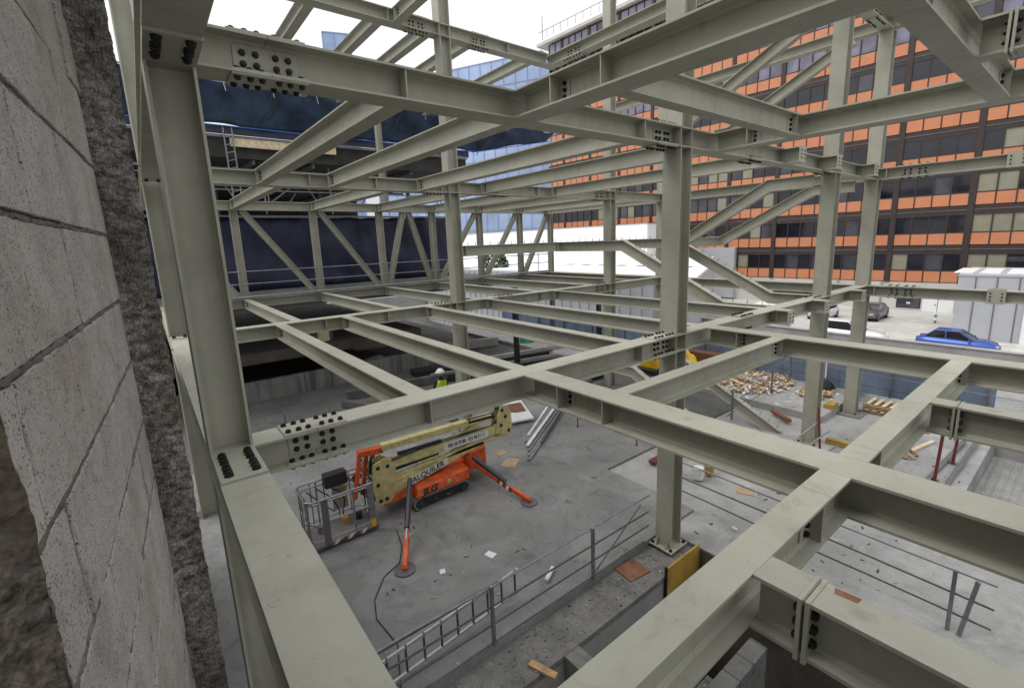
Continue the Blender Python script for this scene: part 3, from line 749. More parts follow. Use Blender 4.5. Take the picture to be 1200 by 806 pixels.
def heap(name, label, cat, x, y, rx, ry, n, mats, zz, lmin=.15, lmax=.6, hmax=.18):
    t = thing(name, label, cat, V(x, y, zz))
    for m_ in mats:
        mb = MB()
        for k in range(n):
            a = R.uniform(0, 2*math.pi); q = math.sqrt(R.random()); px, py = x + math.cos(a)*q*rx, y + math.sin(a)*q*ry
            h = R.uniform(.01, hmax*(1-q*.8)); an = R.uniform(0, math.pi); l = R.uniform(lmin, lmax)/2
            d = Vector((math.cos(an)*l, math.sin(an)*l, R.uniform(-.06, .08)))
            c = V(px, py, zz + h); c.z = max(c.z, V(0,0,zz).z + .02 + abs(d.z))
            mb.bar(c-d, c+d, R.uniform(.03,.1), R.uniform(.02,.05))
        tag(mb.build('pieces', m_, t), kind='stuff')
    return t
heap('timber_heap', 'heap of pale broken timber on the raised slab behind right columns', 'timber heap', 10.4, 4.75, .95, .75, 110, (PALEWOOD, WOOD, PAPER, CARD), -3.32, .05, .5)
heap('timber_heap', 'second lower timber heap further left along the slab', 'timber heap', 10.0, 6.2, .7, .55, 60, (PALEWOOD, WOOD, BROWNWOOD), -3.32, .05, .45)
heap('timber_heap', 'small pale splinter heap at the foot of the right column', 'timber heap', 10.45, 3.5, .4, .3, 30, (PALEWOOD, WOOD, CARD), -3.32, .05, .35, .12)
heap('rubble_heap', 'low spread of broken boards before the blue hoarding at right', 'rubble', 10.2, 1.9, .45, .3, 26, (CARD, GREYWALL, WOOD), -3.455, .05, .4, .06)
heap('rubble_heap', 'small brick and debris heap on the right slab by the red props', 'rubble', 8.75, 1.75, .3, .2, 26, (CARD, RUST, GREYWALL), -3.455, .08, .3, .1)
heap('rubble_heap', 'offcuts scattered right of the pale drum', 'rubble', 6.5, 2.75, .22, .15, 14, (CARD, WOOD), -3.452, .1, .3, .06)
for lb, x, y, w_ in (('rusty steel offcut on the slab beside the left right-hand column', 7.9, 3.5, 0), ):
    tag(MB().bar(V(8.75, 3.32, -3.38), V(9.05, 3.75, -3.38), .14, .1).build('steel_offcut', RUST), 'reddish brown beam offcut lying in front of timber heap', 'offcut')
t = thing('pallet', 'broken pale pallets stacked on the slab before blue hoarding', 'pallet', V(10.6, 2.4, -3.45))
for k in range(3):
    for j in range(5): MB().bar(V(10.35+.02*k, 2.1+.12*j, -3.44+.055*(k+1)), V(10.85, 2.06+.13*j, -3.44+.055*(k+1)), .10, .03).build('slat', PALEWOOD if k % 2 == 0 else CARD, t)
    for j in range(2): MB().bar(V(10.4+.36*j, 2.06, -3.445+.055*k+.025), V(10.4+.36*j, 2.66, -3.445+.055*k+.025), .07, .06).build('bearer', WOOD, t)
def blob(name, label, cat, x, y, zz, rx, ry, rz, mat, seed):
    bm = bmesh.new(); bmesh.ops.create_icosphere(bm, subdivisions=3, radius=1); rr = random.Random(seed)
    ph = [(Vector((rr.uniform(-1,1), rr.uniform(-1,1), rr.uniform(-1,1)))*rr.uniform(2,6), rr.uniform(0,6)) for _ in range(8)]
    mb = MB(); 
    for v in bm.verts:
        k = 1 + sum(math.sin(v.co.dot(p)+q) for p, q in ph)*.06
        c = v.co*k; mb.v.append(V(x, y, zz) + Vector((c.x*rx, c.y*ry, max(c.z, 0)*rz)))
    mb.f = [tuple(v.index for v in f.verts) for f in bm.faces]; bm.free()
    return tag(mb.build(name, mat, smooth=True), label, cat)
blob('tarp_heap', 'crumpled black sheet heaped in front of the blue hoarding', 'tarp', 10.85, 3.55, -3.33, .3, .45, .42, BLACK, 3)
blob('cement_bag', 'rounded yellow drum like machine hood seen over the cross beam', 'machine hood', 10.5, 6.45, -3.32, .32, .42, .72, YELLOW, 5)
tag(MB().ubox((10.75, 5.9, -3.318), (11.1, 6.9, -2.95)).build('brown_sheet', BROWNWOOD), 'dark brown sheet stack behind the yellow hood', 'sheet')
# yellow mini machine left of centre column
t = thing('mini_digger', 'yellow mini digger partly hidden behind the stair landing', 'digger', V(8.5, 7.9, G0))
MB().ubox((8.25,7.65,G0+.18),(8.75,8.15,G0+.42)).build('body', YELLOW, t, .03)
for yy in (7.62, 8.05): MB().ubox((8.15,yy,G0),(8.85,yy+.16,G0+.17)).build('track', BLACK, t, .04)
MB().bar(V(8.3,7.8,G0+.35), V(7.9,7.5,G0+.75), .13, .16).build('boom_arm', YELLOW, t); MB().bar(V(7.9,7.5,G0+.75), V(7.65,7.3,G0+.25), .1, .12).build('dipper_arm', YELLOW, t)
MB().ubox((7.5,7.2,G0+.02),(7.72,7.45,G0+.22)).build('bucket', DARKTUBE, t, .02)
MB().ubox((8.4,7.7,G0+.43),(8.7,8.1,G0+.75)).build('cab', BROWNWOOD, t, .02)
t = thing('mini_digger', 'second yellow machine with white panel nearer the centre column', 'digger', V(9.4, 6.9, G0))
MB().ubox((9.3,6.6,-3.32+.15),(9.9,7.1,-3.32+.42)).build('body', YELLOW, t, .03); MB().ubox((9.2,6.55,-3.32),(10.0,7.15,-3.32+.16)).build('track', BLACK, t, .04)
MB().ubox((9.55,6.45,-3.32+.42),(9.9,6.9,-3.32+.6)).build('hood', WHITE, t, .02)
# red props and planks on the right slab
for x, y, lx, lb in ((8.1, 1.16, .05, 'red adjustable prop standing on the right slab, nearer one'), (8.9, 1.10, .08, 'red adjustable prop standing on the right slab, farther one')):
    t = thing('prop', lb, 'prop', V(x, y, -3.455), 'red props on the right slab')
    MB().cyl(V(x,y,-3.455), V(x+lx,y-.02,-2.72), .035, 10).build('outer_tube', REDP, t); MB().cyl(V(x+lx,y-.02,-2.72), V(x+lx,y-.02,-2.68), .05, 10).build('collar', REDP, t)
    MB().cyl(V(x,y,-3.455), V(x,y,-3.448), .09, 12).build('foot', DARKTUBE, t)
for k, (a, b) in enumerate((((7.5,1.9),(9.6,1.45)), ((7.9,1.22),(9.9,1.12)), ((7.9,1.02),(10.0,.98)))):
    tag(MB().bar(V(a[0],a[1],-3.43), V(b[0],b[1],-3.43+.03*k), .09, .05).build('long_tube', GALV if k else PALEWOOD), ['pale plank on the right slab left of both red props', 'grey tube on the right slab between the red props', 'grey tube on the right slab in front of red props'][k], 'tube', 'long pieces on the right slab')
t = thing('prop', 'red prop leaning at the foot of the left right-hand column with white tubes', 'prop', V(7.9, 2.55, -3.455))
MB().cyl(V(7.85,2.5,-3.455), V(8.0,2.62,-2.75), .03, 10).build('outer_tube', REDP, t)
for a, b in (((7.35,2.95,-3.43),(8.15,2.5,-2.85)), ((7.2,2.75,-3.43),(8.05,2.45,-3.1)), ((7.3,2.5,-3.44),(8.2,2.35,-3.35))):
    MB().cyl(V(*a), V(*b), .024, 8).build('brace_tube', GALV, t)
tag(MB().ubox((8.35,2.0,-3.455),(8.42,2.6,-3.36)).build('form_board', FORMPLY), 'yellow edged form board lying behind the left right-hand column foot', 'form board')
tag(MB().ubox((9.7,2.95,-3.318),(10.0,3.1,-3.24)).build('form_board', FORMPLY), 'yellow form piece by the right column foot', 'form board')
# concrete pads for right columns
for x, lb in ((10.2, 'concrete pad under the foot of the right one of two right columns'),):
    tag(MB().ubox((x-.3, 2.55, -3.462), (x+.3, 3.0, -3.44)).build('pad', LEDGE), lb, 'pad')
# mesh on sunken slab
t = thing('mesh_mat', 'pale welded mesh mat covering the sunken slab at right', 'mesh mat', V(9, -.5, -3.79))
mb = MB()
for k in range(34): mb.bar(V(7.7, .75-.09*k, -3.785), V(10.5, .75-.09*k, -3.785), .012, .012)
for k in range(32): mb.bar(V(7.7+.09*k, .78, -3.778), V(7.7+.09*k, -2.2, -3.778), .012, .012)
mb.build('mesh', PALECONC, t)

# rebar comb strips and trench walls at the middle back
def trench(label, a, b, h, th, mat, zb=G0):
    t = thing('low_wall', label, 'low wall', V((a[0]+b[0])/2, (a[1]+b[1])/2, zb))
    A = V(a[0], a[1], zb + h/2); B = V(b[0], b[1], zb + h/2)
    MB().bar(A, B, th*S, h*S).build('wall_body', mat, t); return t
trench('low pale kerb wall running behind the back column', (6.8, 10.9), (10.6, 10.4), .22, .15, PALECONC)
trench('black sheet lined trench wall behind the back column, nearer one', (5.6, 10.2), (9.6, 9.3), .18, .12, BLACK)
trench('grey kerb strip in front of the black trench wall', (5.3, 9.2), (8.4, 8.7), .10, .12, GREYWALL)
trench('dark kerb beside the worker, running to the left', (3.0, 10.2), (4.4, 7.6), .14, .16, DARKCONC)
trench('long dark kerb on the left rear floor', (3.2, 10.6), (5.6, 10.3), .2, .14, DARKCONC)
trench('pale concrete step seen between beams behind the back column', (6.0, 13.5), (9.0, 12.8), .26, .2, PALECONC)
def comb(label, a, b, n, zz, mat, h=.12):
    t = thing('rebar_row', label, 'rebar', V(a[0], a[1], zz))
    mb = MB()
    for k in range(n):
        f_ = k/(n-1); x = a[0]+(b[0]-a[0])*f_; y = a[1]+(b[1]-a[1])*f_
        mb.cyl(V(x,y,zz), V(x+R.uniform(-.01,.01),y,zz+h), .009, 5)
    mb.build('bars', mat, t)
trench('black lined trench side farther back, behind the first black wall', (5.2, 11.4), (9.4, 10.6), .12, .5, BLACK)
trench('narrow pale kerb between the black trench sides', (5.4, 10.75), (9.4, 9.95), .12, .06, GREYWALL)
comb('comb of rebar ends on the pale kerb wall', (8.2, 10.7), (10.6, 10.4), 40, G0+.2, PALEWOOD, .16)
comb('dark comb of rebar ends on the left rear floor', (3.4, 11.3), (5.8, 11.0), 46, G0+.16, DARKTUBE, .14)
# left rear: low wall with void and soil shelf under the existing building
t = thing('low_wall', 'stained pale concrete wall under the dark void at left rear', 'wall', V(2.5, 12.1, G0))
MB().ubox((-3, 12.05, -3.9), (6.2, 12.2, -2.98)).build('wall_body', STAINW, t)
struct('soil_shelf', MB().ubox((-6, 12.35, -2.62), (6.0, 24, -2.36)), SOIL)
struct('void_back', MB().ubox((-6, 16, -3.43), (6.0, 16.2, -2.63)), DARKCONC)
blob('soil_clump', 'lumpy broken edge of the soil shelf above the pale wall', 'rubble', 4.6, 12.4, -2.7, .9, .5, .7, SOIL, 9)
t = thing('fire_hose_box', 'small red and cream machine on the far floor below the truss', 'machine', V(3.3, 12.6, -2.36))
MB().ubox((3.15,12.5,-2.355),(3.5,12.8,-2.05)).build('body', PALEWOOD, t, .02); MB().ubox((3.08,12.45,-2.355),(3.2,12.75,-1.98)).build('frame', REDP, t, .02); MB().ubox((3.5,12.5,-2.35),(3.58,12.75,-2.02)).build('handle', DARKTUBE, t)
# clutter (bags, sheets) on the rear ground seen between the beams
cl = [('white cement bags heaped under the far truss', 4.9, 13.3, .9, .5, .45, PAPER, 21), ('white sacks right of the first white heap', 6.2, 13.0, .5, .4, .35, PAPER, 22), ('blue sacks at the right end of the white heaps', 6.9, 12.9, .4, .4, .3, BLUEH, 23),
      ('orange sack among the white heaps', 6.5, 12.8, .25, .3, .3, ORANGE, 24), ('green net heap before the blue hoarding', 9.7, 12.0, .5, .4, .4, GREEN, 25), ('white sheet heap lying before the blue hoarding', 10.9, 10.2, .6, .4, .35, PAPER, 26), ('blue crate heap beneath the far beams', 10.6, 12.8, .7, .6, .5, CARBLUE, 27)]
for lb, x, y, rx, ry, rz, m_, sd in cl: blob('sack_heap', lb, 'sacks', x, y, -3.43 if x < 9.2 else -3.32, rx, ry, rz, m_, sd)

# ------------------------------------------------------------------ blue hoarding and parapet
for i, (y0, y1) in enumerate(((-9, .50), (.96, 3.58), (3.61, 7.6), (7.63, 15.5))):
    t = thing('hoarding', ['blue sheet hoarding right of the gap with pale wall', 'blue sheet hoarding between the gap and right columns', 'blue sheet hoarding behind the timber heap', 'blue sheet hoarding in the distance behind the back column'][i], 'hoarding', V(11.2, (y0+y1)/2, -3.45), 'lengths of blue hoarding')
    zb_ = -3.455 if y1 < 2.9 else -3.318
    mb = MB(); n = max(2, int((y1-y0)/.22))
    for k in range(n):
        a, b = y0 + (y1-y0)*k/n, y0 + (y1-y0)*(k+1)/n; dx = .012 if k % 2 else 0
        mb.ubox((11.2+dx, a, zb_), (11.214+dx, b, -2.56))
    mb.build('sheet', BLUEH, t)
    k = y0 + .1
    while k < y1:
        MB().ubox((11.15, k, zb_), (11.19, k+.03, -2.5)).build('post', GALV, t); k += 1.35
t = thing('parapet_wall', 'long pale grey concrete parapet in front of the parked cars', 'wall', V(15.9, 0, -4.6))
MB().ubox((15.85, -40, -4.6), (16.0, 18.2, -3.045)).build('wall_body', GREYWALL, t); MB().ubox((15.82, -40, -3.045), (16.03, 18.2, -3.02)).build('coping', PALECONC, t)
t = thing('retaining_wall', 'rear concrete retaining wall of the site', 'wall', V(-3, 26, -4.6))
MB().ubox((-40, 26.0, -5.5), (15.8, 26.2, -2.9)).build('wall_body', GREYWALL, t)

# ------------------------------------------------------------------ pier of blocks beside the camera
def wallpt(y, z, out=0.0): return V(-.13 + .058*y + out, y, z)
def wbox(mb, y0, y1, z0, z1, o0, o1, jit=0):
    q = [(y0,z0),(y1,z0),(y1,z1),(y0,z1)]
    j = [R.uniform(-jit, jit) for _ in range(4)]
    mb.add([wallpt(y,z,o0) for y, z in q] + [wallpt(y,z,o1+jj) for (y, z), jj in zip(q, j)], [(0,1,2,3),(7,6,5,4),(0,4,5,1),(1,5,6,2),(2,6,7,3),(3,7,4,0)])
t = thing('block_pier', 'rough pier of large grey concrete blocks close by at the left edge', 'block wall', V(-.13, .9, -3.46))
Y0, Y1 = .515, 1.372
mb = MB(); wbox(mb, Y0+.006, Y1-.002, -3.4, 2.4, -.11, -.0022); 
mb.build('mortar', MORTAR, t)
mb = MB(); zc = .043 - .14*24; k = 0
rb = random.Random(5)
while zc < 2.4:
    offs = [0, .115, .045, .16][k % 4]; y = Y0 - .23 + offs; hh = .14
    while y < Y1 - .004:
        a, b = max(y, Y0 + rb.uniform(.005,.012)), min(y + .23, Y1)
        if b - a > .015: wbox(mb, a + .0032, b - .0032, zc + .0042, zc + hh - .0034, -.10, rb.uniform(-.0015, .0025), .0008)
        y += .23
    zc += hh; k += 1
# roughen: subdivide a little so that edges can be ragged
ob = mb.build('block_courses', BLOCK, t, .0022)
bm = bmesh.new(); bm.from_mesh(ob.data)
bmesh.ops.subdivide_edges(bm, edges=[e for e in bm.edges if e.calc_length() > .05], cuts=9, use_grid_fill=True)
for v in bm.verts:
    n_ = math.sin(v.co.y*61+v.co.z*37)*math.sin(v.co.z*83+1.7*v.co.y*29)*.5 + R.uniform(-.5,.5)
    v.co.x += n_*.0012; v.co.z += R.uniform(-.002,.002); v.co.y += R.uniform(-.002,.002)
bm.to_mesh(ob.data); bm.free()
# mortar smears bulging from the joints
mb = MB(); rb = random.Random(15)
for k in range(30):
    z_ = .043 + .14*(k-22)
    n = 60; pts = []
    for i in range(n+1):
        y = Y0 + .006 + (Y1-Y0-.006)*i/n
        pts.append(wallpt(y, z_ + rb.uniform(-.0022,.0022), rb.uniform(-.0062, -.0028)))
    mb.tube(pts, .0078, 6)
mb.build('mortar_joint', JOINT, t)
# broken near end of the pier
def rough_sheet(fn, nu, nv, amp, seed, name, mat, parent):
    rr = random.Random(seed); vs = []; fs = []
    for j in range(nv+1):
        for i in range(nu+1):
            vs.append(fn(i/nu, j/nv, rr, amp))
    for j in range(nv):
        for i in range(nu): a = j*(nu+1)+i; fs.append((a, a+1, a+nu+2, a+nu+1))
    return MB().add(vs, fs).build(name, mat, parent, smooth=False)
def f_end(u, v, rr, amp):
    x = -.30 + (.30-.13+.058*Y0+.001)*u; z = -3.4 + 5.8*v
    edge = .0025*math.sin(z*23)+.002*math.sin(z*61+1)+.0015*math.sin(z*170)
    return V(x + (edge*.4 + rr.uniform(-.0008,.0008) if u > .97 else 0), Y0 + .001 + rr.uniform(-amp, amp) + edge*.6 - .004*math.sin(u*9+z*14), z)
rough_sheet(f_end, 60, 900, .0022, 3, 'broken_end', BROKEN, t)
# cast jamb at the far end, facing the camera
t = thing('rough_jamb', 'dark ragged mortar jamb closing the far end of the block pier', 'jamb', V(-.02, 1.4, -3.46))
def f_jamb(u, v, rr, amp):
    z = -3.4 + 6.2*v
    wdt = .0022*math.sin(z*19)+.0018*math.sin(z*47+2)+.0018*math.sin(z*131)+.0012*rr.uniform(-1,1)
    x = -.085 + (.085+.0175)*u + (wdt*.55 if u > .97 else 0)
    return V(x, 1.378 + rr.uniform(-amp, amp) + .006*math.sin(z*11+u*5) + .02*(1-u)*0, z)
o = rough_sheet(f_jamb, 40, 1500, .0016, 4, 'mortar_face', JAMB, t)
MB().add([V(-.085,1.386,-3.4),V(.0155,1.386,-3.4),V(.012,1.52,-3.4),V(-.085,1.52,-3.4)]+[V(-.085,1.386,2.8),V(.0155,1.386,2.8),V(.012,1.52,2.8),V(-.085,1.52,2.8)], [(0,1,2,3),(7,6,5,4),(0,4,5,1),(1,5,6,2),(2,6,7,3),(3,7,4,0)]).build('core', JAMB, t)
# unseen building walls by the lens, added and sized to block skylight
t = thing('block_wall', 'unseen block wall of the existing building behind the camera, shaped to block skylight', 'block wall', V(-.5, -3, -3.46))
MB().ubox((-.40, -26, -5.2), (-.20, -.55, 3.2)).build('wall_body', LEDGE, t); MB().ubox((-8, .3, 1.12), (-.32, 1.3, 3.2)).build('return_wall', LEDGE, t); MB().ubox((-.62, 1.6, -5.2), (-.42, 6.0, 1.2)).build('side_light_blocker', LEDGE, t); MB().ubox((-8, -.55, 1.12), (-.32, .29, 1.3)).build('slab', LEDGE, t); MB().ubox((-.32, -.55, 1.1), (-.15, .49, 3.2)).build('lintel', LEDGE, t)  # side piece added out of sight behind the pier to darken the left
MB().ubox((-.32, -.55, -5.2), (-.15, .49, -1.0)).build('sill_wall', LEDGE, t)

# ------------------------------------------------------------------ existing building behind the truss
struct('rear_floor', MB().ubox((-4, 11.62, -1.28), (9.0, 19, -1.06)), concrete_mat('rear_floor_concrete', (.16,.157,.152), (.24,.236,.23), (.09,.088,.085), .5, .3, False))
t = thing('tarpaulin', 'long navy tarpaulin hung behind the far truss', 'tarpaulin', V(3, 14.4, -1.06))
mb = MB(); n = 150; rows_ = 12
for k in range(n+1):
    x = -4 + 12.4*k/n
    for j in range(rows_+1):
        f_ = j/rows_
        yy = 14.4 + .07*math.sin(x*2.1+f_*1.5) + .05*math.sin(x*5.3+f_*3*math.sin(x)) + .03*math.sin(x*11+f_*7) + .03*math.sin(f_*9+x*1.3)
        mb.v.append(V(x, yy, -1.055 + 1.915*f_ + (0 if f_ < 1 else .012*math.sin(x*8))))
for k in range(n):
    for j in range(rows_): a = k*(rows_+1)+j; mb.f.append((a, a+rows_+1, a+rows_+2, a+1))
o = mb.build('sheet', NAVY, t, smooth=True); md = o.modifiers.new('thickness', 'SOLIDIFY'); md.thickness = .006
MB().ubox((-4, 14.37, .86), (8.6, 14.43, .92)).build('top_tube', GALV, t)
t = thing('guard_rail', 'grey tube hand rail along the foot of the far truss', 'railing', V(1, 11.36, -1.0))
for zz in (-.42, -.68, -.955): MB().tube([V(.4, 11.33, zz), V(5, 11.33, zz+.004), V(10.2, 11.33, zz)], .02 if zz > -.9 else .05, 8).build('rail', GALV, t)
for x in (1.55, 3.05, 4.75, 6.2, 7.7, 9.0, 9.7, 10.15): MB().cyl(V(x, 11.34, -1.05), V(x, 11.34, -.38), .02, 8).build('post', GALV, t)
# roof deck with joists, net and scaffold
t = thing('roof_deck', 'dark roof deck with pale joists seen from below at upper left', 'roof', V(2, 16, 1.9))
MB().ubox((-5, 13.05, 2.12), (8.3, 23, 2.2)).build('deck', DECK, t)
MB().ubox((-5, 13.05, 2.2), (8.3, 13.12, 2.6)).build('fascia', DECK, t)
for k in range(9): MB().bar(V(-3+1.35*k, 13.1, 2.06), V(-3.6+1.35*k, 22.8, 2.06), .09, .16).build('joist', GREYBAND, t)
for yy in (13.6, 15.2, 17.5): MB().bar(V(-5, yy, 1.95), V(8.2, yy, 1.95), .08, .1).build('ledger', CABIN if yy < 14 else GREYBAND, t)
for x in (1.2, 3.2, 5.2, 7.2):
    MB().bar(V(x-.5, 14.2, 1.1), V(x+.55, 14.2, 1.9), .06, .06).build('brace', GALV, t)
for k in range(9):
    x = .2 + .95*k
    MB().cyl(V(x, 13.5, 1.0), V(x + (.8 if k % 2 else -.5), 13.9, 2.05), .03, 6).build('scaffold_tube', GALV, t)
for zz in (1.45, 1.78): MB().cyl(V(-3, 13.4, zz), V(8.2, 13.4, zz), .03, 6).build('scaffold_tube', GALV, t)
for k in range(5): MB().cyl(V(1.0+1.6*k, 13.4, .9), V(1.0+1.6*k, 13.4, 2.1), .035, 6).build('scaffold_tube', GALV, t)
for x in (-1, 1.75, 4.4, 7.2): MB().bar(V(x, 15.0, -1.05), V(x, 15.0, 2.1), .16, .16).build('pillar', GREYBAND, t)
MB().ubox((-5, 22.8, -1.05), (8.3, 23, 2.12)).build('back_wall', DECK, t)
MB().ubox((-4, 13.9, 1.0), (8.3, 13.98, 1.13)).build('edge_trim', CABIN, t)
t = thing('timber_beam', 'pale cream timber beam under the roof deck edge', 'timber', V(2.5, 12.98, 2.3)); MB().ubox((1.95, 12.93, 2.36), (4.3, 13.0, 2.54)).build('beam', PALEWOOD, t)
MB().ubox((-3, 12.94, 2.545), (8.3, 13.02, 2.60)).build('edge_board', GALV, t)
t = thing('debris_net', 'navy debris net stretched under the sky at upper left', 'net', V(5, 12.9, 2.7))
mb = MB(); n = 160; rows_ = 10
for k in range(n+1):
    x = -3 + 14.6*k/n; rz = max(0, (x-8.5)/3.1)
    for j in range(rows_+1):
        f_ = j/rows_
        z0_, z1_ = 2.78+.62*rz-.02*math.sin(x*3), 3.62+.04*math.sin(x*2.4)
        mb.v.append(V(x, 12.85-.35*f_ + .06*math.sin(x*2.3+f_*2) + .04*math.sin(x*6.1+f_*5) + .05*math.sin(f_*3.1)*math.sin(x*1.1), z0_+(z1_-z0_)*f_))
for k in range(n):
    for j in range(rows_): a = k*(rows_+1)+j; mb.f.append((a, a+rows_+1, a+rows_+2, a+1))
o = mb.build('net_sheet', NET, t, smooth=True); md = o.modifiers.new('thickness', 'SOLIDIFY'); md.thickness = .006
for k in range(7):
    x = -.6 + 1.55*k
    MB().tube([V(x, 12.82, 2.8), V(x+.25, 12.62, 3.15), V(x+.4, 12.46, 3.58)], .025, 6).build('net_seam_shadow', NAVY, t)  # dark seam strips that also paint the joists' shadow bands on the net
MB().tube([V(-3+14.6*k/20, 12.8, 2.76+.62*max(0, (-3+14.6*k/20-8.5)/3.1)) for k in range(21)], .022, 6).build('rope', ROPE, t)
MB().tube([V(-3+14.6*k/20, 12.45, 3.64) for k in range(21)], .03, 6).build('edge_tube', GALV, t)
for k in range(9):
    x = 1.9+k*.95; MB().bar(V(x, 12.44, 3.62), V(x+.03, 12.42, 3.40), .03, .01).build('tie', PAPER, t)
MB().ubox((-3, 12.86, 2.6), (8.3, 12.9, 2.78)).build('lower_skirt', NAVY, t)
for k in range(5): MB().bar(V(.6+k*2, 12.88, 2.7), V(1.1+k*2, 12.6, 3.55), .10, .04).build('batten', DECK, t)
t = thing('scaffold_tower', 'slim ladder like scaffold standard left of the far truss', 'scaffold', V(1.9, 12.9, .9))
for x in (1.85, 2.02): MB().cyl(V(x, 12.85, .9), V(x-.02, 12.85, 2.75), .03, 8).build('upright', GALV, t)
for k in range(10): MB().cyl(V(1.85, 12.85, 1.0+.17*k), V(2.02, 12.85, 1.05+.17*k), .02, 6).build('rung', GALV, t)
t = thing('scaffold_rail', 'thin scaffold rail above the upper second main beam', 'railing', V(4, 12.0, 1.3))
MB().tube([V(.4, 12.0, 1.38), V(8.2, 12.0, 1.38)], .022, 6).build('rail', GALV, t)
for x in (2.4, 4.2, 6.2, 8.0): MB().cyl(V(x, 12.0, 1.0), V(x, 12.0, 1.5), .02, 6).build('post', GALV, t)
t = thing('net_post', 'pale post carrying the debris net, left one', 'post', V(5.0, 12.0, 1.0), 'posts carrying the net'); MB().ibeam(V(5.0, 11.95, 1.02), V(5.0, 11.95, 3.65), .13*S, .13*S, .015, .01, Vector((-1,0,0))).build('post', STEEL, t)
t = thing('net_post', 'pale post carrying the debris net, right one', 'post', V(6.9, 12.0, 1.0), 'posts carrying the net'); MB().ibeam(V(6.9, 11.95, 1.02), V(6.9, 11.95, 3.65), .13*S, .13*S, .015, .01, Vector((-1,0,0))).build('post', STEEL, t)
t = thing('dark_post', 'dark wrapped post at the right end of the far truss', 'post', V(10.62, 11.7, -3.3)); MB().bar(V(10.62, 11.75, -3.3), V(10.62, 11.75, .85), .22, .22).build('post', CARGREY, t)
for x, lb in ((7.6, 'dark steel post below the lower far beams, left one'), (10.9, 'dark steel post below the lower far beams, right one')):
    t = thing('dark_post', lb, 'post', V(x, 9.9, -3.4)); MB().bar(V(x, 9.9, -3.42 if x < 9.2 else -3.32), V(x, 9.9, -1.2), .2, .2).build('post', CARDARK, t)

# ------------------------------------------------------------------ orange office building
AZ = rad(92.85); U = Vector((math.cos(AZ), math.sin(AZ), 0)); N = Vector((math.sin(AZ), -math.cos(AZ), 0)); DB = 33.65
def F(s, out, z):
    p = N*(DB - out) + U*s; return V(p.x, p.y, z)
def fbox(mb, s0, s1, o0, o1, z0, z1):
    c = [F(s0,o0,z0),F(s1,o0,z0),F(s1,o1,z0),F(s0,o1,z0),F(s0,o0,z1),F(s1,o0,z1),F(s1,o1,z1),F(s0,o1,z1)]
    return mb.add(c, [(3,2,1,0),(4,5,6,7),(0,1,5,4),(1,2,6,5),(2,3,7,6),(3,0,4,7)])
bld = thing('office_building', 'long office block with orange spandrel bands and dark windows', 'building', F(15, -4, -4.6))
S0, S1 = -12.0, 33.7; ZT = 17.7
mb = MB(); fbox(mb, S0, S1, -8, -.3, -4.6, ZT); mb.build('core', GREYBAND, bld)
mb = MB(); fbox(mb, S0, S1, -.298, .0, -4.6, -3.0); mb.build('ground_wall', WALLB, bld)
ZR = [-2.98 + 2.0*k for k in range(10)]
BAY = 3.17; ph = 3.17
colx = [ph + BAY*k for k in range(-4, 11)]
panels = []
for k, zr in enumerate(ZR):
    if k == 9: continue
    mb = MB(); fbox(mb, S0, S1, -.299, .035, zr+1.57, zr+1.76); fbox(mb, S0, S1, -.299, .02, zr+1.80, zr+1.985); mb.build('sill_band', BRONZE, bld)
    mb = MB(); fbox(mb, S0, S1, -.299, .06, zr+1.76, zr+1.80); mb.build('ledge_strip', GREYBAND, bld)
for c in colx:
    if c > S1: continue
    mb = MB(); fbox(mb, c-.12, c+.12, -.3, .075, -3.0, ZT-.05); mb.build('pier_strip', BRONZE, bld)
rows = []
for k, zr in enumerate(ZR):
    for c in colx:
        for j in range(4):
            s0 = c + .12 + (BAY-.24)/4*j; s1 = s0 + (BAY-.24)/4
            if s1 > S1+.2 or s0 < S0: continue
            P = F((s0+s1)/2, 0, zr+.7); rows.append((P.length, k, zr, s0, s1, j))
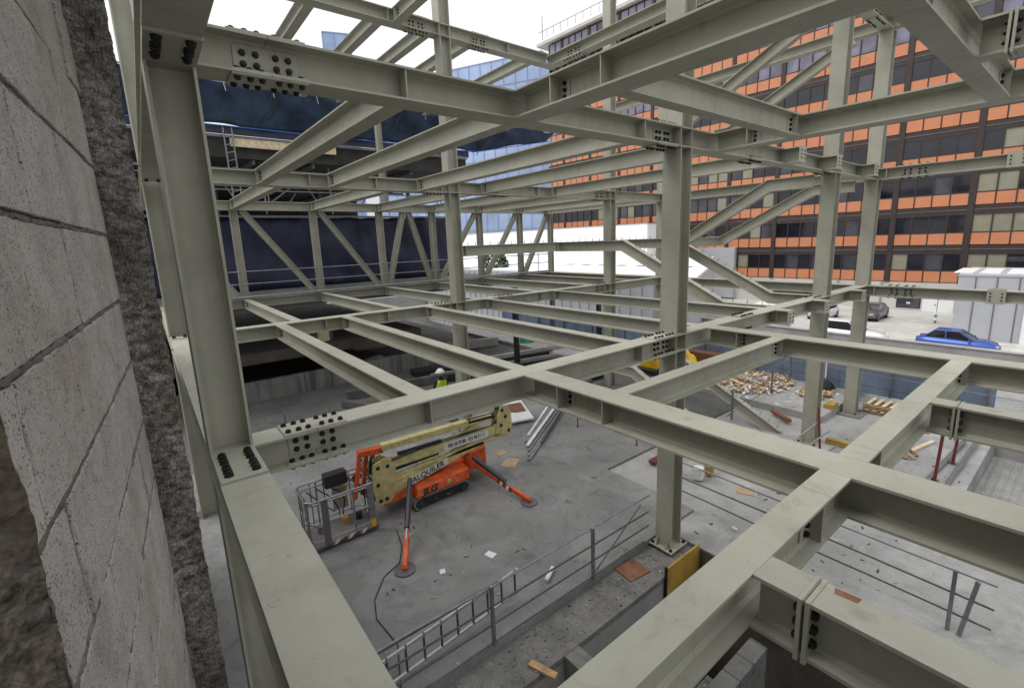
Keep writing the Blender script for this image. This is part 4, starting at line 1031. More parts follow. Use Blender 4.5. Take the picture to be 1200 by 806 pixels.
# only what can be seen: s from -1 to 34
rows = [r for r in rows if -2.2 < r[3] < 33.6]
rows.sort(key=lambda r: (r[0]))
rw = random.Random(8)
stuff_sp = MB(); stuff_fr = MB(); stuff_gl = {}
def pane_mat(k, s):
    v = rw.random()
    if s < 3.2 and k in (1, 2, 0): return G_BLIND if v < .7 else G_DARK
    if k == 3 and s < 6.2: return G_BLIND if v < .35 else G_DARK
    if k >= 6: return G_LILAC if v < .7 else G_GREY
    if 14 < s < 20 and k in (2, 3): return G_GREY if v < .7 else G_BLIND
    return G_DARK if v < .66 else (G_GREY if v < .94 else G_BLIND)
for i, (dist, k, zr, s0, s1, j) in enumerate(rows):
    g = .03
    has_or = k != 9; wt = 1.569 if k != 9 else 2.55
    if i < 100:
        if has_or: m2 = MB(); fbox(m2, s0+g, s1-g, -.298, .03, zr+.02, zr+.60); m2.build('spandrel_panel', ORPAN, bld)
        m3 = MB()
        fbox(m3, s0, s0+.028, -.297, .045, zr, zr+wt); fbox(m3, s1-.028, s1, -.297, .045, zr, zr+wt)
        fbox(m3, s0+.0285, s1-.0285, -.297, .036, zr+.605, zr+.66); fbox(m3, s0+.0285, s1-.0285, -.297, .036, zr+wt-.049, zr+wt)
        fr = m3.build('window', BRONZE, bld)
        m4 = MB(); fbox(m4, s0+.03, s1-.03, -.296, -.01, zr+.662, zr+wt-.051); m4.build('pane', pane_mat(k, s0), fr)
    else:
        if has_or: fbox(stuff_sp, s0+g, s1-g, -.298, .03, zr+.02, zr+.60)
        fbox(stuff_fr, s0, s0+.028, -.297, .045, zr, zr+wt); fbox(stuff_fr, s1-.028, s1, -.297, .045, zr, zr+wt)
        fbox(stuff_fr, s0+.0285, s1-.0285, -.297, .036, zr+.605, zr+.66); fbox(stuff_fr, s0+.0285, s1-.0285, -.297, .036, zr+wt-.049, zr+wt)
        fbox(stuff_gl.setdefault(pane_mat(k, s0), MB()), s0+.03, s1-.03, -.296, -.01, zr+.662, zr+wt-.051)
tag(stuff_sp.build('spandrel_panel', ORPAN, bld), kind='stuff')
fr = tag(stuff_fr.build('window', BRONZE, bld), kind='stuff')
for m_, q in stuff_gl.items(): tag(q.build('pane', m_, fr), kind='stuff')
mb = MB(); fbox(mb, S0, S1+.9, -8, .38, ZT, ZT+.25); mb.build('roof_slab', WALLB, bld)
mb = MB()
for k in range(30): fbox(mb, 8+k*.86, 8.03+k*.86, .6, .63, ZT+.3, ZT+1.0)
fbox(mb, 8, 34, .6, .63, ZT+.95, ZT+1.0); mb.build('roof_railing', GALV, bld)
mb = MB(); fbox(mb, 22.0, 22.06, -1, -.94, ZT+.3, ZT+6); fbox(mb, 33.6, 33.65, .5, .55, ZT+.3, ZT+2.3); mb.build('mast', GALV, bld)
# ground floor details
m3 = MB(); fbox(m3, 4.72, 5.78, -.29, .02, -4.62+.78, -2.95-.8); w = None
mb = MB(); fbox(mb, 4.70, 5.78, -.29, .03, -4.45, -3.78); w = mb.build('shop_window', BLACK, bld)
mb = MB(); fbox(mb, 4.76, 5.72, -.28, .04, -4.40, -3.83); w2 = mb.build('pane', G_GREY, w)
mb = MB(); fbox(mb, 5.15, 5.32, .0401, .046, -4.22, -4.12); mb.build('notice', PAPER, w)
mb = MB(); fbox(mb, 3.32, 4.62, -.29, .03, -4.595, -3.75); d_ = mb.build('door', WHITE, bld)
mb = MB(); fbox(mb, 3.96, 3.985, .0301, .034, -4.59, -3.76); fbox(mb, 4.05, 4.1, .0301, .06, -4.22, -4.17); mb.build('handle', BLACK, d_)
for s_ in (6.5, 7.6, 8.7): 
    mb = MB(); fbox(mb, s_, s_+.1, -.29, .05, -4.6, -3.01); mb.build('pilaster', GREYWALL, bld)
mb = MB(); fbox(mb, 9.2, 12.5, -.29, .02, -4.59, -3.5); mb.build('garage_opening', BLACK, bld)
mb = MB(); fbox(mb, 15.1, 18.0, -.29, .35, -4.5, -.95); mb.build('entrance_block', CABIN, bld)
# grey clad cabin
def gbox(mb, s0, s1, d0, d1, z0, z1):
    c = [N*d0+U*s0, N*d0+U*s1, N*d1+U*s1, N*d1+U*s0]
    return mb.add([V(p.x,p.y,z0) for p in c]+[V(p.x,p.y,z1) for p in c], [(0,1,2,3),(7,6,5,4),(0,4,5,1),(1,5,6,2),(2,6,7,3),(3,7,4,0)])
t = thing('cabin', 'tall grey panelled cabin with glazed roof lights at the right edge', 'cabin', V(27, 1, -4.6))
mb = MB(); gbox(mb, -6, 2.55, 26.2, 31, -4.6, -2.02); mb.build('wall', CABIN, t)
for k in range(9): mb = MB(); gbox(mb, 2.0-.62*k, 2.03-.62*k, 26.17, 26.22, -4.6, -2.05); mb.build('panel_joint', GREYBAND, t)
mb = MB(); gbox(mb, -6.05, 2.58, 26.17, 31.05, -2.02, -1.96); rf = mb.build('roof', CABIN, t)
for k in range(8): mb = MB(); gbox(mb, 2.2-.8*k, 2.8-.8*k-.0, 27.0, 30, -1.96, -1.93); mb.build('roof_light', WHITE, rf)
mb = MB(); gbox(mb, -6, .55, 26.05, 26.16, -4.6, -2.3); mb.build('door', WHITE, t)
t = thing('bollard', 'teal and white bollard in front of the white door', 'bollard', V(29.5, 5.0, -4.6))
for k in range(4): MB().cyl(V(29.5,5.0,-4.6+.14*k), V(29.5,5.0,-4.6+.14*(k+1)), .09, 10).build('band', GREEN if k % 2 == 0 else WHITE, t)

# white low building and its upper block
t = thing('low_building', 'low white building with wide pale roof behind the stair', 'building', V(20, 14, -4.6))
poly = [(13.2, 8.0), (13.2, 40), (27.0, 40), (27.0, 15.2), (20, 11.3)]
P2 = [(a*S, b*S) for a, b in poly]
MB().prism(P2, 'z', (ZG-4.6)*S, (ZG-1.38)*S).build('wall', CABIN, t)
rf = MB().prism(P2, 'z', (ZG-1.378)*S, (ZG-1.30)*S).build('roof', WHITEROOF, t)
for k in range(7): MB().ubox((17.5, 10.9+1.15*k, -1.299), (17.75, 11.3+1.15*k, -1.27)).build('roof_vent', GALV, rf)
mb = MB()
for k in range(60): mb.ubox((13.16, 8.0+.5*k, -4.55), (13.195, 8.25+.5*k, -1.42))
mb.build('cladding', CABIN, t)
mb = MB(); gbox(mb, 18.2, 46, 27.2, 32, -1.4, .88); mb.build('upper_block', WHITE, t)
mb = MB(); gbox(mb, 18.15, 46, 27.15, 32, .88, .92); mb.build('upper_roof', GALV, t)
t = thing('white_shed', 'small white shed with pointed bright roof between stair and office block', 'shed', V(21, 10, -4.6))
MB().ubox((20.0, 8.6, -4.6), (22, 10.2, -3.35)).build('wall', CABIN, t)
MB().prism([(8.4*S, (ZG-3.35)*S), (10.4*S, (ZG-3.35)*S), (9.4*S, (ZG-2.95)*S)], 'x', 19.9*S, 22.1*S).build('roof', WHITEROOF, t)
t = thing('ramp_wall', 'pale concrete ramp wall between shed and parked cars', 'wall', V(18, 9, -4.6))
MB().add([V(17,10.5,-4.6),V(17.3,10.5,-4.6),V(22,8.2,-4.6),V(21.7,8.2,-4.6),V(17,10.5,-3.3),V(17.3,10.5,-3.3),V(22,8.2,-4.2),V(21.7,8.2,-4.2)], [(0,1,2,3),(7,6,5,4),(0,4,5,1),(1,5,6,2),(2,6,7,3),(3,7,4,0)]).build('wall_body', PALECONC, t)

# blue glass towers far away
def tower(label, az0, az1, dist, ztan, mat, dep=25, zb=-4.6, fl=4.0, rot=0):
    a0, a1 = rad(az0), rad(az1)
    A = Vector((math.cos(a0), math.sin(a0)))*dist; B = Vector((math.cos(a1), math.sin(a1)))*dist
    d = (B-A).normalized(); n = Vector((-d.y, d.x)); 
    if n.dot(A) < 0: n = -n
    zt_ = dist*ztan
    t = thing('glass_tower', label, 'tower', V((A.x+B.x)/2, (A.y+B.y)/2, zb))
    c = [A, B, B+n*dep, A+n*dep]
    MB().add([V(p.x,p.y,zb) for p in c]+[V(p.x,p.y,zt_) for p in c], [(0,1,2,3),(7,6,5,4),(0,4,5,1),(1,5,6,2),(2,6,7,3),(3,7,4,0)]).build('glass_wall', mat, t)
    mb = MB(); w = (B-A).length; k = 0
    while k <= w:
        p = A + d*k - n*.1; mb.ubox((p.x-.06,p.y-.06,zb),(p.x+.06,p.y+.06,zt_)); k += 2.2
    z_ = zt_
    while z_ > -2:
        mb.bar(V(A.x-n.x*.1,A.y-n.y*.1,z_), V(B.x-n.x*.1,B.y-n.y*.1,z_), .15, .35); z_ -= fl
    mb.build('mullions', TOWERL, t)
    return t
def tower3(label, pts, zt_, zb=-4.6, fl=3.6):
    P = [Vector((math.cos(rad(a_)), math.sin(rad(a_))))*d_ for a_, d_ in pts]
    t = thing('glass_tower', label, 'tower', V(P[1].x, P[1].y, zb))
    far = P[0] + P[2] - P[1]
    c = [P[0], P[1], P[2], far]
    MB().add([V(p.x,p.y,zb) for p in c]+[V(p.x,p.y,zt_) for p in c], [(0,1,2,3),(7,6,5,4),(0,4,5,1),(1,5,6,2),(2,6,7,3),(3,7,4,0)]).build('glass_wall', TOWERG, t)
    mb = MB()
    for A, B in ((P[0], P[1]), (P[1], P[2])):
        d = (B-A).normalized(); n = Vector((d.y, -d.x)); n = n if n.dot(A) < 0 else -n
        w = (B-A).length; k = 0
        while k <= w:
            p = A + d*k + n*.05; mb.bar(V(p.x,p.y,zb), V(p.x,p.y,zt_), .12, .12); k += 2.0
        z_ = zt_; A2, B2 = A + n*.05, B + n*.05
        while z_ > -2: mb.bar(V(A2.x,A2.y,z_), V(B2.x,B2.y,z_), .1, .22); z_ -= fl
    mb.build('mullions', TOWERL, t)
tower3('broad blue glass tower beyond the site with pale mullions', [(67.5, 92), (48.5, 75), (39.5, 96)], 27.2)
tower('small distant blue tower standing alone against the sky', 71.8, 69.0, 110, .385, TOWERG, 6)
# bush beyond the truss
t = thing('bush', 'green bush seen through the far truss', 'bush', V(14.3, 20, -3.4))
mb = MB(); rb = random.Random(4)
for k in range(1500):
    a, b = rb.uniform(0, 2*math.pi), math.acos(rb.uniform(-1,1)); r_ = rb.uniform(.5, 1)**.5
    c = V(14.4 + .8*r_*math.sin(b)*math.cos(a), 20.5 + .8*r_*math.sin(b)*math.sin(a), -1.3 + 1.2*r_*math.cos(b))
    d1 = Vector((rb.uniform(-1,1), rb.uniform(-1,1), rb.uniform(-1,1))).normalized()*.17; d2 = d1.cross(Vector((rb.uniform(-1,1), rb.uniform(-1,1), 1))).normalized()*.11
    mb.add([c-d1, c+d2, c+d1, c-d2], [(0,1,2,3)])
mb.build('foliage', LEAF, t)
for k in range(4): MB().tube([V(14.4,20.5,-3.4), V(14.4+rb.uniform(-.5,.5),20.5+rb.uniform(-.5,.5),-1.4)], .05, 6, False, .02).build('stem', BROWNWOOD, t)

# ------------------------------------------------------------------ cars
def car(label, x, y, heading, paint, L=4.3, W=1.75, Hh=1.48, wagon=False, group='cars parked behind the parapet'):
    base = V(x, y, -4.6)
    t = thing('parked_car', label, 'car', base, group)
    ca, sa = math.cos(heading), math.sin(heading)
    def T(a, b, c): return base + Vector((a*ca - b*sa, a*sa + b*ca, c))
    # body sections along length: (pos, half width, z_low, z_belt)
    secs = [(-.5, .78, .38, .70), (-.47, .92, .30, .92), (-.36, .98, .24, .96), (-.1, 1.0, .22, .94), (.15, 1.0, .22, .92), (.30, .98, .24, .90), (.43, .93, .28, .80), (.485, .82, .34, .66), (.5, .7, .40, .56)]
    mb = MB(); ring = 8
    for p, hw, zl_, zb_ in secs:
        w_ = hw*W/2
        for b, c in ((-w_*.9, zl_), (-w_, zl_+.12), (-w_, (zl_+zb_)/2), (-w_*.93, zb_), (w_*.93, zb_), (w_, (zl_+zb_)/2), (w_, zl_+.12), (w_*.9, zl_)): mb.v.append(T(p*L, b, c))
    for i in range(len(secs)-1):
        for j in range(ring): a = i*ring+j; a2 = i*ring+(j+1) % ring; mb.f.append((a, a2, a2+ring, a+ring))
    mb.f.append(tuple(range(ring-1, -1, -1))); mb.f.append(tuple(range((len(secs)-1)*ring, len(secs)*ring)))
    mb.build('body', paint, t, smooth=True)
    # greenhouse glass and roof
    rear = -.46 if wagon else -.40; rtop = -.40 if wagon else -.26
    gh = [(rear, .80, .93), (rtop, .66, Hh-.05), (.03, .68, Hh-.04), (.22, .80, .92)]
    def cab(ins, zo, name, mat, par):
        mb = MB()
        for p, hw, z_ in gh:
            w_ = (hw*W/2)-ins
            mb.v += [T(p*L, -w_, z_+zo), T(p*L, w_, z_+zo)]
        lo = [T(gh[0][0]*L, -gh[0][1]*W/2, .90), T(gh[3][0]*L, -gh[3][1]*W/2, .90), T(gh[0][0]*L, gh[0][1]*W/2, .90), T(gh[3][0]*L, gh[3][1]*W/2, .90)]
        mb.f += [(0,1,3,2), (2,3,5,4), (4,5,7,6), (0,2,4,6), (1,7,5,3)]
        return mb.build(name, mat, par)
    cab(0, 0, 'glasshouse', G_DARK, t)
    w_ = .67*W/2
    mb = MB()
    q = [(rtop-.012, -w_), (.04, -w_*1.03), (.04, w_*1.03), (rtop-.012, w_)]
    mb.add([T(a*L, b, Hh-.06) for a, b in q] + [T(a*L*.97, b*.9, Hh) for a, b in q], [(0,1,2,3),(7,6,5,4),(0,4,5,1),(1,5,6,2),(2,6,7,3),(3,7,4,0)]); mb.build('roof', paint, t, .02)
    for sg in (-1, 1):
        for (pa, ha, za), (pb, hb, zb2) in ((gh[0], gh[1]), (gh[3], gh[2])):
            MB().bar(T(pa*L, sg*ha*W/2, za), T(pb*L, sg*hb*W/2, zb2), .07, .05).build('pillar', paint, t)
        MB().bar(T(-.12*L, sg*.80*W/2, .92), T(-.13*L, sg*.675*W/2, Hh-.05), .08, .03).build('pillar', CARDARK if paint is not CARBLUE else paint, t)
        MB().box((0,0,0),(0,0,0)) if False else None
        MB().bar(T(.17*L, sg*W*.5, .95), T(.17*L, sg*(W*.5+.16), 1.0), .1, .12).build('mirror', paint, t)
        MB().bar(T(.47*L, sg*.62, .68), T(.485*L, sg*.42, .66), .06, .12).build('headlight', WHITE, t)
        MB().bar(T(-.485*L, sg*.66, .80), T(-.49*L, sg*.5, .82), .06, .2).build('tail_light', REDP, t)
        for p in (-.30, .31):
            c0, c1 = T(p*L, sg*(W/2-.20), .31), T(p*L, sg*(W/2+.005), .31)
            wh = MB().cyl(c0, c1, .31, 20).build('wheel', BLACK, t); MB().cyl(c1, T(p*L, sg*(W/2+.015), .31), .19, 14).build('rim', GALV, wh)
    return t
car('blue hatchback parked behind the parapet before the grey cabin', 23.0, 3.2, -math.pi/2, CARBLUE, 4.0, 1.72, 1.48)
car('white estate car parked behind the two right columns', 22.6, 6.55, -math.pi/2, CARWHITE, 4.6, 1.78, 1.56, True)
car('white compact car farther back, nose towards the site', 28.0, 9.35, math.pi, CARWHITE, 3.7, 1.65, 1.5)
car('grey saloon farther back, left of the dark shop window', 29.2, 7.5, math.pi, CARGREY, 4.3, 1.75, 1.42)
car('dark car farthest left in the parking area', 28.2, 11.1, math.pi*.9, CARDARK, 4.2)
car('white car cut off by the right edge', 20.6, .25, -math.pi/2, CARWHITE, 4.2)

# ------------------------------------------------------------------ tracked spider lift
O = V(2.72, 5.62, G0)
def Lp(x, y, z): return O + Vector((x, y, z))
lift = thing('boom_lift', 'orange and cream tracked boom lift standing on four outriggers', 'boom lift', O)
for sg in (-1, 1):
    y0, y1 = (sg*.34, sg*.58)
    n = 10; prof = []
    for i in range(n+1): a = math.pi/2 + math.pi*i/n; prof.append((-.60 + .155*math.cos(a), .16 + .155*math.sin(a)))
    for i in range(n+1): a = -math.pi/2 + math.pi*i/n; prof.append((.58 + .155*math.cos(a), .16 + .155*math.sin(a)))
    mb = MB()
    inn = [(p[0]*.95, .16 + (p[1]-.16)*.80) for p in prof]
    N_ = len(prof)
    for yy in (min(y0,y1), max(y0,y1)):
        mb.v += [Lp(p[0], yy, p[1]) for p in prof] + [Lp(p[0], yy, p[1]) for p in inn]
    for i in range(N_):
        j = (i+1) % N_
        mb.f += [(i, j, j+2*N_, i+2*N_), (i+N_, i+3*N_, j+3*N_, j+N_), (i, i+N_, j+N_, j), (i+2*N_, j+2*N_, j+3*N_, i+3*N_)]
    tr = mb.build('track', plain('track_rubber', (.16,.17,.155), .8, 0, .3, 10), lift)
    m2 = MB().prism([(O.x+p[0]*.99, O.z+p[1]) for p in inn], 'y', O.y+min(y0,y1)+.02, O.y+max(y0,y1)-.02); m2.build('track_frame', BLACK, tr)
    for xx in (-.6, -.22, .18, .58): MB().cyl(Lp(xx, sg*.57, .16), Lp(xx, sg*.588, .16), .10 if abs(xx) > .5 else .06, 14).build('roller', CYL, tr)
    MB().box(Lp(.1, sg*.582, .13), Lp(.22, sg*.586, .16)).build('sticker', YELLOW, tr)
    # side cover of the chassis
    cov = MB().add([Lp(-.70, sg*.20, .32), Lp(.75, sg*.20, .32), Lp(.75, sg*.585, .32), Lp(-.70, sg*.585, .32), Lp(-.62, sg*.20, .60), Lp(.75, sg*.20, .62), Lp(.75, sg*.54, .58), Lp(-.62, sg*.54, .50)],
          [(3,2,1,0),(4,5,6,7),(0,1,5,4),(1,2,6,5),(2,3,7,6),(3,0,4,7)]).build('side_cover', ORANGE, lift, .02)
    if sg < 0:
        text_obj('lettering', 'JLG', .19, BLACK, cov, Lp(-.34, -.5735, .412), (math.pi/2 - .24, rad(-2), 0), 1.3, .004, .008, .3)
        MB().cyl(Lp(.18, -.55, .44), Lp(.18, -.574, .437), .06, 12).build('emblem', CREAM, cov)
MB().box(Lp(-1.15, -.20, .28), Lp(1.0, .20, .62)).build('chassis', ORANGE, lift, .02)
MB().add([Lp(-1.35,-.36,.30),Lp(-.75,-.36,.34),Lp(-.75,.36,.34),Lp(-1.35,.36,.30),Lp(-1.35,-.30,.40),Lp(-.75,-.33,.62),Lp(-.75,.33,.62),Lp(-1.35,.30,.40)], [(3,2,1,0),(4,5,6,7),(0,1,5,4),(1,2,6,5),(2,3,7,6),(3,0,4,7)]).build('nose_cover', ORANGE, lift, .02)
MB().box(Lp(.82, -.36, .34), Lp(1.42, .36, .92)).build('engine_cover', ORANGE, lift, .06)
MB().cyl(Lp(-.02, 0, .66), Lp(-.02, 0, .76), .31, 24).build('slew_ring', BLACK, lift)
tu = MB().cyl(Lp(-.02, 0, .76), Lp(-.02, 0, .95), .28, 24, .26).build('turret', CREAM, lift)
YB = -.22
def boombar(name, a, b, w, h, mat=CREAM, y=YB, par=lift, bv=.012):
    return MB().bar(Lp(a[0], y, a[1]), Lp(b[0], y, b[1]), w, h).build(name, mat, par, bv)
def cheek(name, poly, y0, y1, mat=CREAM, par=lift):
    return MB().prism([(O.x+p[0], O.z+p[1]) for p in poly], 'y', O.y+y0, O.y+y1).build(name, mat, par, .006)
# left knuckle
kn = cheek('knuckle', [(-1.50,.36),(-1.18,.36),(-1.02,.62),(-1.02,1.25),(-1.25,1.42),(-1.52,1.35),(-1.58,.9)], YB-.13, YB-.10)
cheek('knuckle', [(-1.50,.36),(-1.18,.36),(-1.02,.62),(-1.02,1.25),(-1.25,1.42),(-1.52,1.35),(-1.58,.9)], YB+.12, YB+.15)
for p in ((-1.42,.46),(-1.28,.47),(-1.45,.85),(-1.42,1.24),(-1.20,1.22)): MB().cyl(Lp(p[0], YB-.14, p[1]), Lp(p[0], YB+.16, p[1]), .045, 12).build('pin', BLACK, kn)
# lower arms
lw = boombar('lower_boom', (-1.22, .56), (1.35, 1.04), .22, .20)
st = MB().bar(Lp(-.74, YB-.124, .645), Lp(.30, YB-.124, .845), .008, .17).build('sign_board', LABELW, lw)
ang = math.atan2(.2, 1.04)
text_obj('lettering', 'ALQUILER', .19, INK, st, Lp(-.24, YB-.1305, .742), (math.pi/2, -ang, 0), 1.0, .0015, .004, .1)
boombar('link_arm', (-1.15, .90), (2.05, 1.00), .10, .09, CREAM, YB-.06)
for yy in (-.05, .05):
    MB().tube([Lp(-1.1, YB-.13, 1.33+yy*.4), Lp(-.3, YB-.12, 1.40+yy*.5), Lp(.6, YB-.12, 1.38+yy*.4), Lp(1.6, YB-.1, 1.36), Lp(2.0, YB-.1, 1.5+yy)], .016, 6).build('hose', BLACK, lift)
cheek('link_arm', [(-.1,.72),(.35,.74),(.95,1.02),(.6,1.05)], YB-.05, YB+.1)
up = boombar('upper_boom', (-1.22, 1.22), (2.05, 1.19), .22, .20)
sg_ = MB().bar(Lp(.22, YB-.114, 1.205), Lp(1.50, YB-.114, 1.193), .008, .19).build('sign_board', LABELW, up)
text_obj('lettering', '928 18 29 88 - 922 98 31 11', .135, INK, sg_, Lp(.86, YB-.1205, 1.198), (math.pi/2, 0, 0), .69, .0015, .003)
boombar('top_boom', (-1.25, 1.64), (1.65, 1.58), .18, .15)
cheek('boom_gusset', [(.5,1.26),(1.25,1.27),(1.25,1.52),(1.1,1.5)], YB-.06, YB+.06)
for a, b, r_ in (((-1.1,1.05),(.1,1.07),.045), ((.95,1.62),(1.75,1.58),.08), ((-.9,1.38),(.2,1.36),.04)):
    MB().cyl(Lp(a[0], YB-.02, a[1]), Lp(b[0], YB-.02, b[1]), r_, 12).build('hydraulic_ram', BLACK, lift)
en = cheek('end_knuckle', [(1.72,1.10),(2.18,.98),(2.26,1.10),(2.24,1.55),(2.12,1.80),(1.92,1.82),(1.80,1.55)], YB-.14, YB-.11)
cheek('end_knuckle', [(1.72,1.10),(2.18,.98),(2.26,1.10),(2.24,1.55),(2.12,1.80),(1.92,1.82),(1.80,1.55)], YB+.12, YB+.15)
for p in ((1.95,1.7),(2.05,1.5),(2.14,1.1),(1.9,1.3)): MB().cyl(Lp(p[0], YB-.15, p[1]), Lp(p[0], YB+.16, p[1]), .05, 12).build('pin', BLACK, en)
# jib in orange by the basket
for dx, dy in ((0, 0), (.20, .1), (.38, .18)):
    boombar('jib_link', (-1.92+dx, .62), (-1.72+dx, 1.62), .07, .09, ORANGE, YB+.05+dy)
boombar('jib_head', (-1.75, 1.6), (-1.2, 1.55), .16, .14, ORANGE, YB+.1)
boombar('jib_hose', (-1.62, .7), (-1.5, 1.5), .05, .05, BLACK, YB)
# outriggers
def outrigger(a, b):
    A = Lp(*a); B = Lp(b[0], b[1], .06)
    d = (B-A)
    leg = MB().bar(A.lerp(B, .02) + Vector((0,0,-.10)), B, .09, .11).build('outrigger', ORANGE, lift, .008)
    MB().cyl(A + Vector((0,0,.06)), A.lerp(B, .60) + Vector((0,0,.03)), .055, 12).build('leg_cylinder', CYL, leg)
    s_ = d.normalized()
    for k in range(5):
        f0 = .46 + .055*k
        MB().bar(A.lerp(B, f0) + Vector((0,0,-.052)), A.lerp(B, f0+.03) + Vector((0,0,-.05)), .096, .118).build('stripe', WHITE if k % 2 else REDP, leg)
    MB().cyl(A.lerp(B, .60) + Vector((0,0,.03)), A.lerp(B, .72) + Vector((0,0,.01)), .03, 10).build('piston', GALV, leg)
    MB().cyl(Lp(b[0], b[1], .002), Lp(b[0], b[1], .03), .20, 24).build('foot_pad', CARGREY, leg); MB().cyl(Lp(b[0], b[1], .03), Lp(b[0], b[1], .09), .06, 14).build('foot_joint', ORANGE, leg)
outrigger((-.80, -.55, .78), (-1.76, -2.22, 0)); outrigger((.92, -.50, .72), (1.44, -2.0, 0))
outrigger((-.80, .55, .78), (-1.75, 2.1, 0)); outrigger((.92, .50, .72), (1.75, 2.05, 0))
# work cage
cg = MB()
X0, X1, YA, YC, Z0, Z1 = -2.95, -1.62, -.62, .22, .12, 1.12
def loop(z, ins=0, r=.022):
    c = .10; return cg.tube([Lp(X0+c+ins,YA+ins,z),Lp(X1-c-ins,YA+ins,z),Lp(X1-ins,YA+c+ins,z),Lp(X1-ins,YC-c-ins,z),Lp(X1-c-ins,YC-ins,z),Lp(X0+c+ins,YC-ins,z),Lp(X0+ins,YC-c-ins,z),Lp(X0+ins,YA+c+ins,z)], r, 8, True)
loop(Z1, -.03); loop(Z1-.08, .02, .018); loop(.62, 0, .016); loop(Z0+.12, 0, .016)
for x, y in ((X0,YA+.1),(X0,YC-.1),(X1,YC-.1),((X0+X1)/2+.2,YA),((X0+X1)/2-.3,YC),((X0+X1)/2+.2,YC),(X0+.3,YA)): cg.cyl(Lp(x,y,Z0), Lp(x,y,Z1), .018, 8)
for k in range(4): cg.cyl(Lp(X0+.25+.27*k, YC, Z0), Lp(X0+.25+.27*k, YC, Z1), .013, 6)
for k in range(2): cg.cyl(Lp(X1, YA+.28+.26*k, Z0), Lp(X1, YA+.28+.26*k, Z1), .013, 6); cg.cyl(Lp(X0, YA+.28+.26*k, Z0), Lp(X0, YA+.28+.26*k, Z1), .013, 6)
cage = cg.build('work_cage', GALV, lift)
MB().box(Lp(X0,YA,Z0-.05), Lp(X1,YC,Z0)).build('cage_floor', GREYBAND, cage)
for x, m_ in ((X1-.10, GALV), (X0+.30, GREYBAND)): MB().box(Lp(x-.06,YA-.03,Z0), Lp(x+.06,YA+.04,Z1)).build('cage_post', m_, cage)
MB().box(Lp(X1-.16,YA-.034,Z0+.02), Lp(X1-.05,YA-.0305,Z0+.2)).build('warning_sticker', YELLOW, cage)
for k in range(6): MB().add([Lp(X0+.25+k*.14,YA-.012,Z0-.05),Lp(X0+.32+k*.14,YA-.012,Z0-.05),Lp(X0+.39+k*.14,YA-.012,Z0+.03),Lp(X0+.32+k*.14,YA-.012,Z0+.03)]+[Lp(X0+.25+k*.14,YA-.004,Z0-.05),Lp(X0+.32+k*.14,YA-.004,Z0-.05),Lp(X0+.39+k*.14,YA-.004,Z0+.03),Lp(X0+.32+k*.14,YA-.004,Z0+.03)], [(0,1,2,3),(7,6,5,4),(0,4,5,1),(1,5,6,2),(2,6,7,3),(3,7,4,0)]).build('stripe', REDP if k % 2 == 0 else LABELW, cage)
MB().box(Lp(-2.45, -.02, .98), Lp(-1.98, .2, 1.28)).build('control_box', BLACK, cage, .02)
MB().box(Lp(-2.28, YC-.08, .36), Lp(-1.98, YC-.02, .86)).build('document_case', GREYWALL, cage); MB().box(Lp(-2.12, YC-.09, .55), Lp(-1.99, YC-.081, .86)).build('data_plate', FORMPLY, cage)
for xx in (-2.65, -2.15, -1.85): MB().cyl(Lp(xx, -.1, Z0), Lp(xx, -.1, Z0+.16), .07, 12).build('tool_tin', GALV if xx < -2.5 else (FORMPLY if xx < -2 else CYL), cage)
for k in range(4): MB().tube([Lp(-1.7+.05*k, -.1, 1.5-.05*k), Lp(-1.85-.04*k, -.15, 1.1), Lp(-1.8+.06*k, -.1, .75), Lp(-1.6, -.15, .5+.05*k)], .014, 6).build('hose', BLACK, lift)
for k in range(3):
    MB().tube([Lp(-2.8+.2*k, .15, 1.0), Lp(-2.6+.25*k, .1, .75), Lp(-2.45+.2*k, .12, .55), Lp(-2.3+.1*k, .05, .4)], .012, 6).build('cable', BLACK, cage)
# power lead on the floor
tag(MB().tube([V(1.95,5.1,G0+.008), V(1.86,4.75,G0+.008), V(1.72,4.5,G0+.008), V(1.5,4.4,G0+.008), V(1.30,4.15,G0+.008), V(1.22,3.9,G0+.008), V(1.25,3.5,G0+.008), V(1.1,3.1,G0+.008)], .009, 6).build('power_lead', BLACK), 'thin black power lead trailing from the lift across the floor', 'cable')

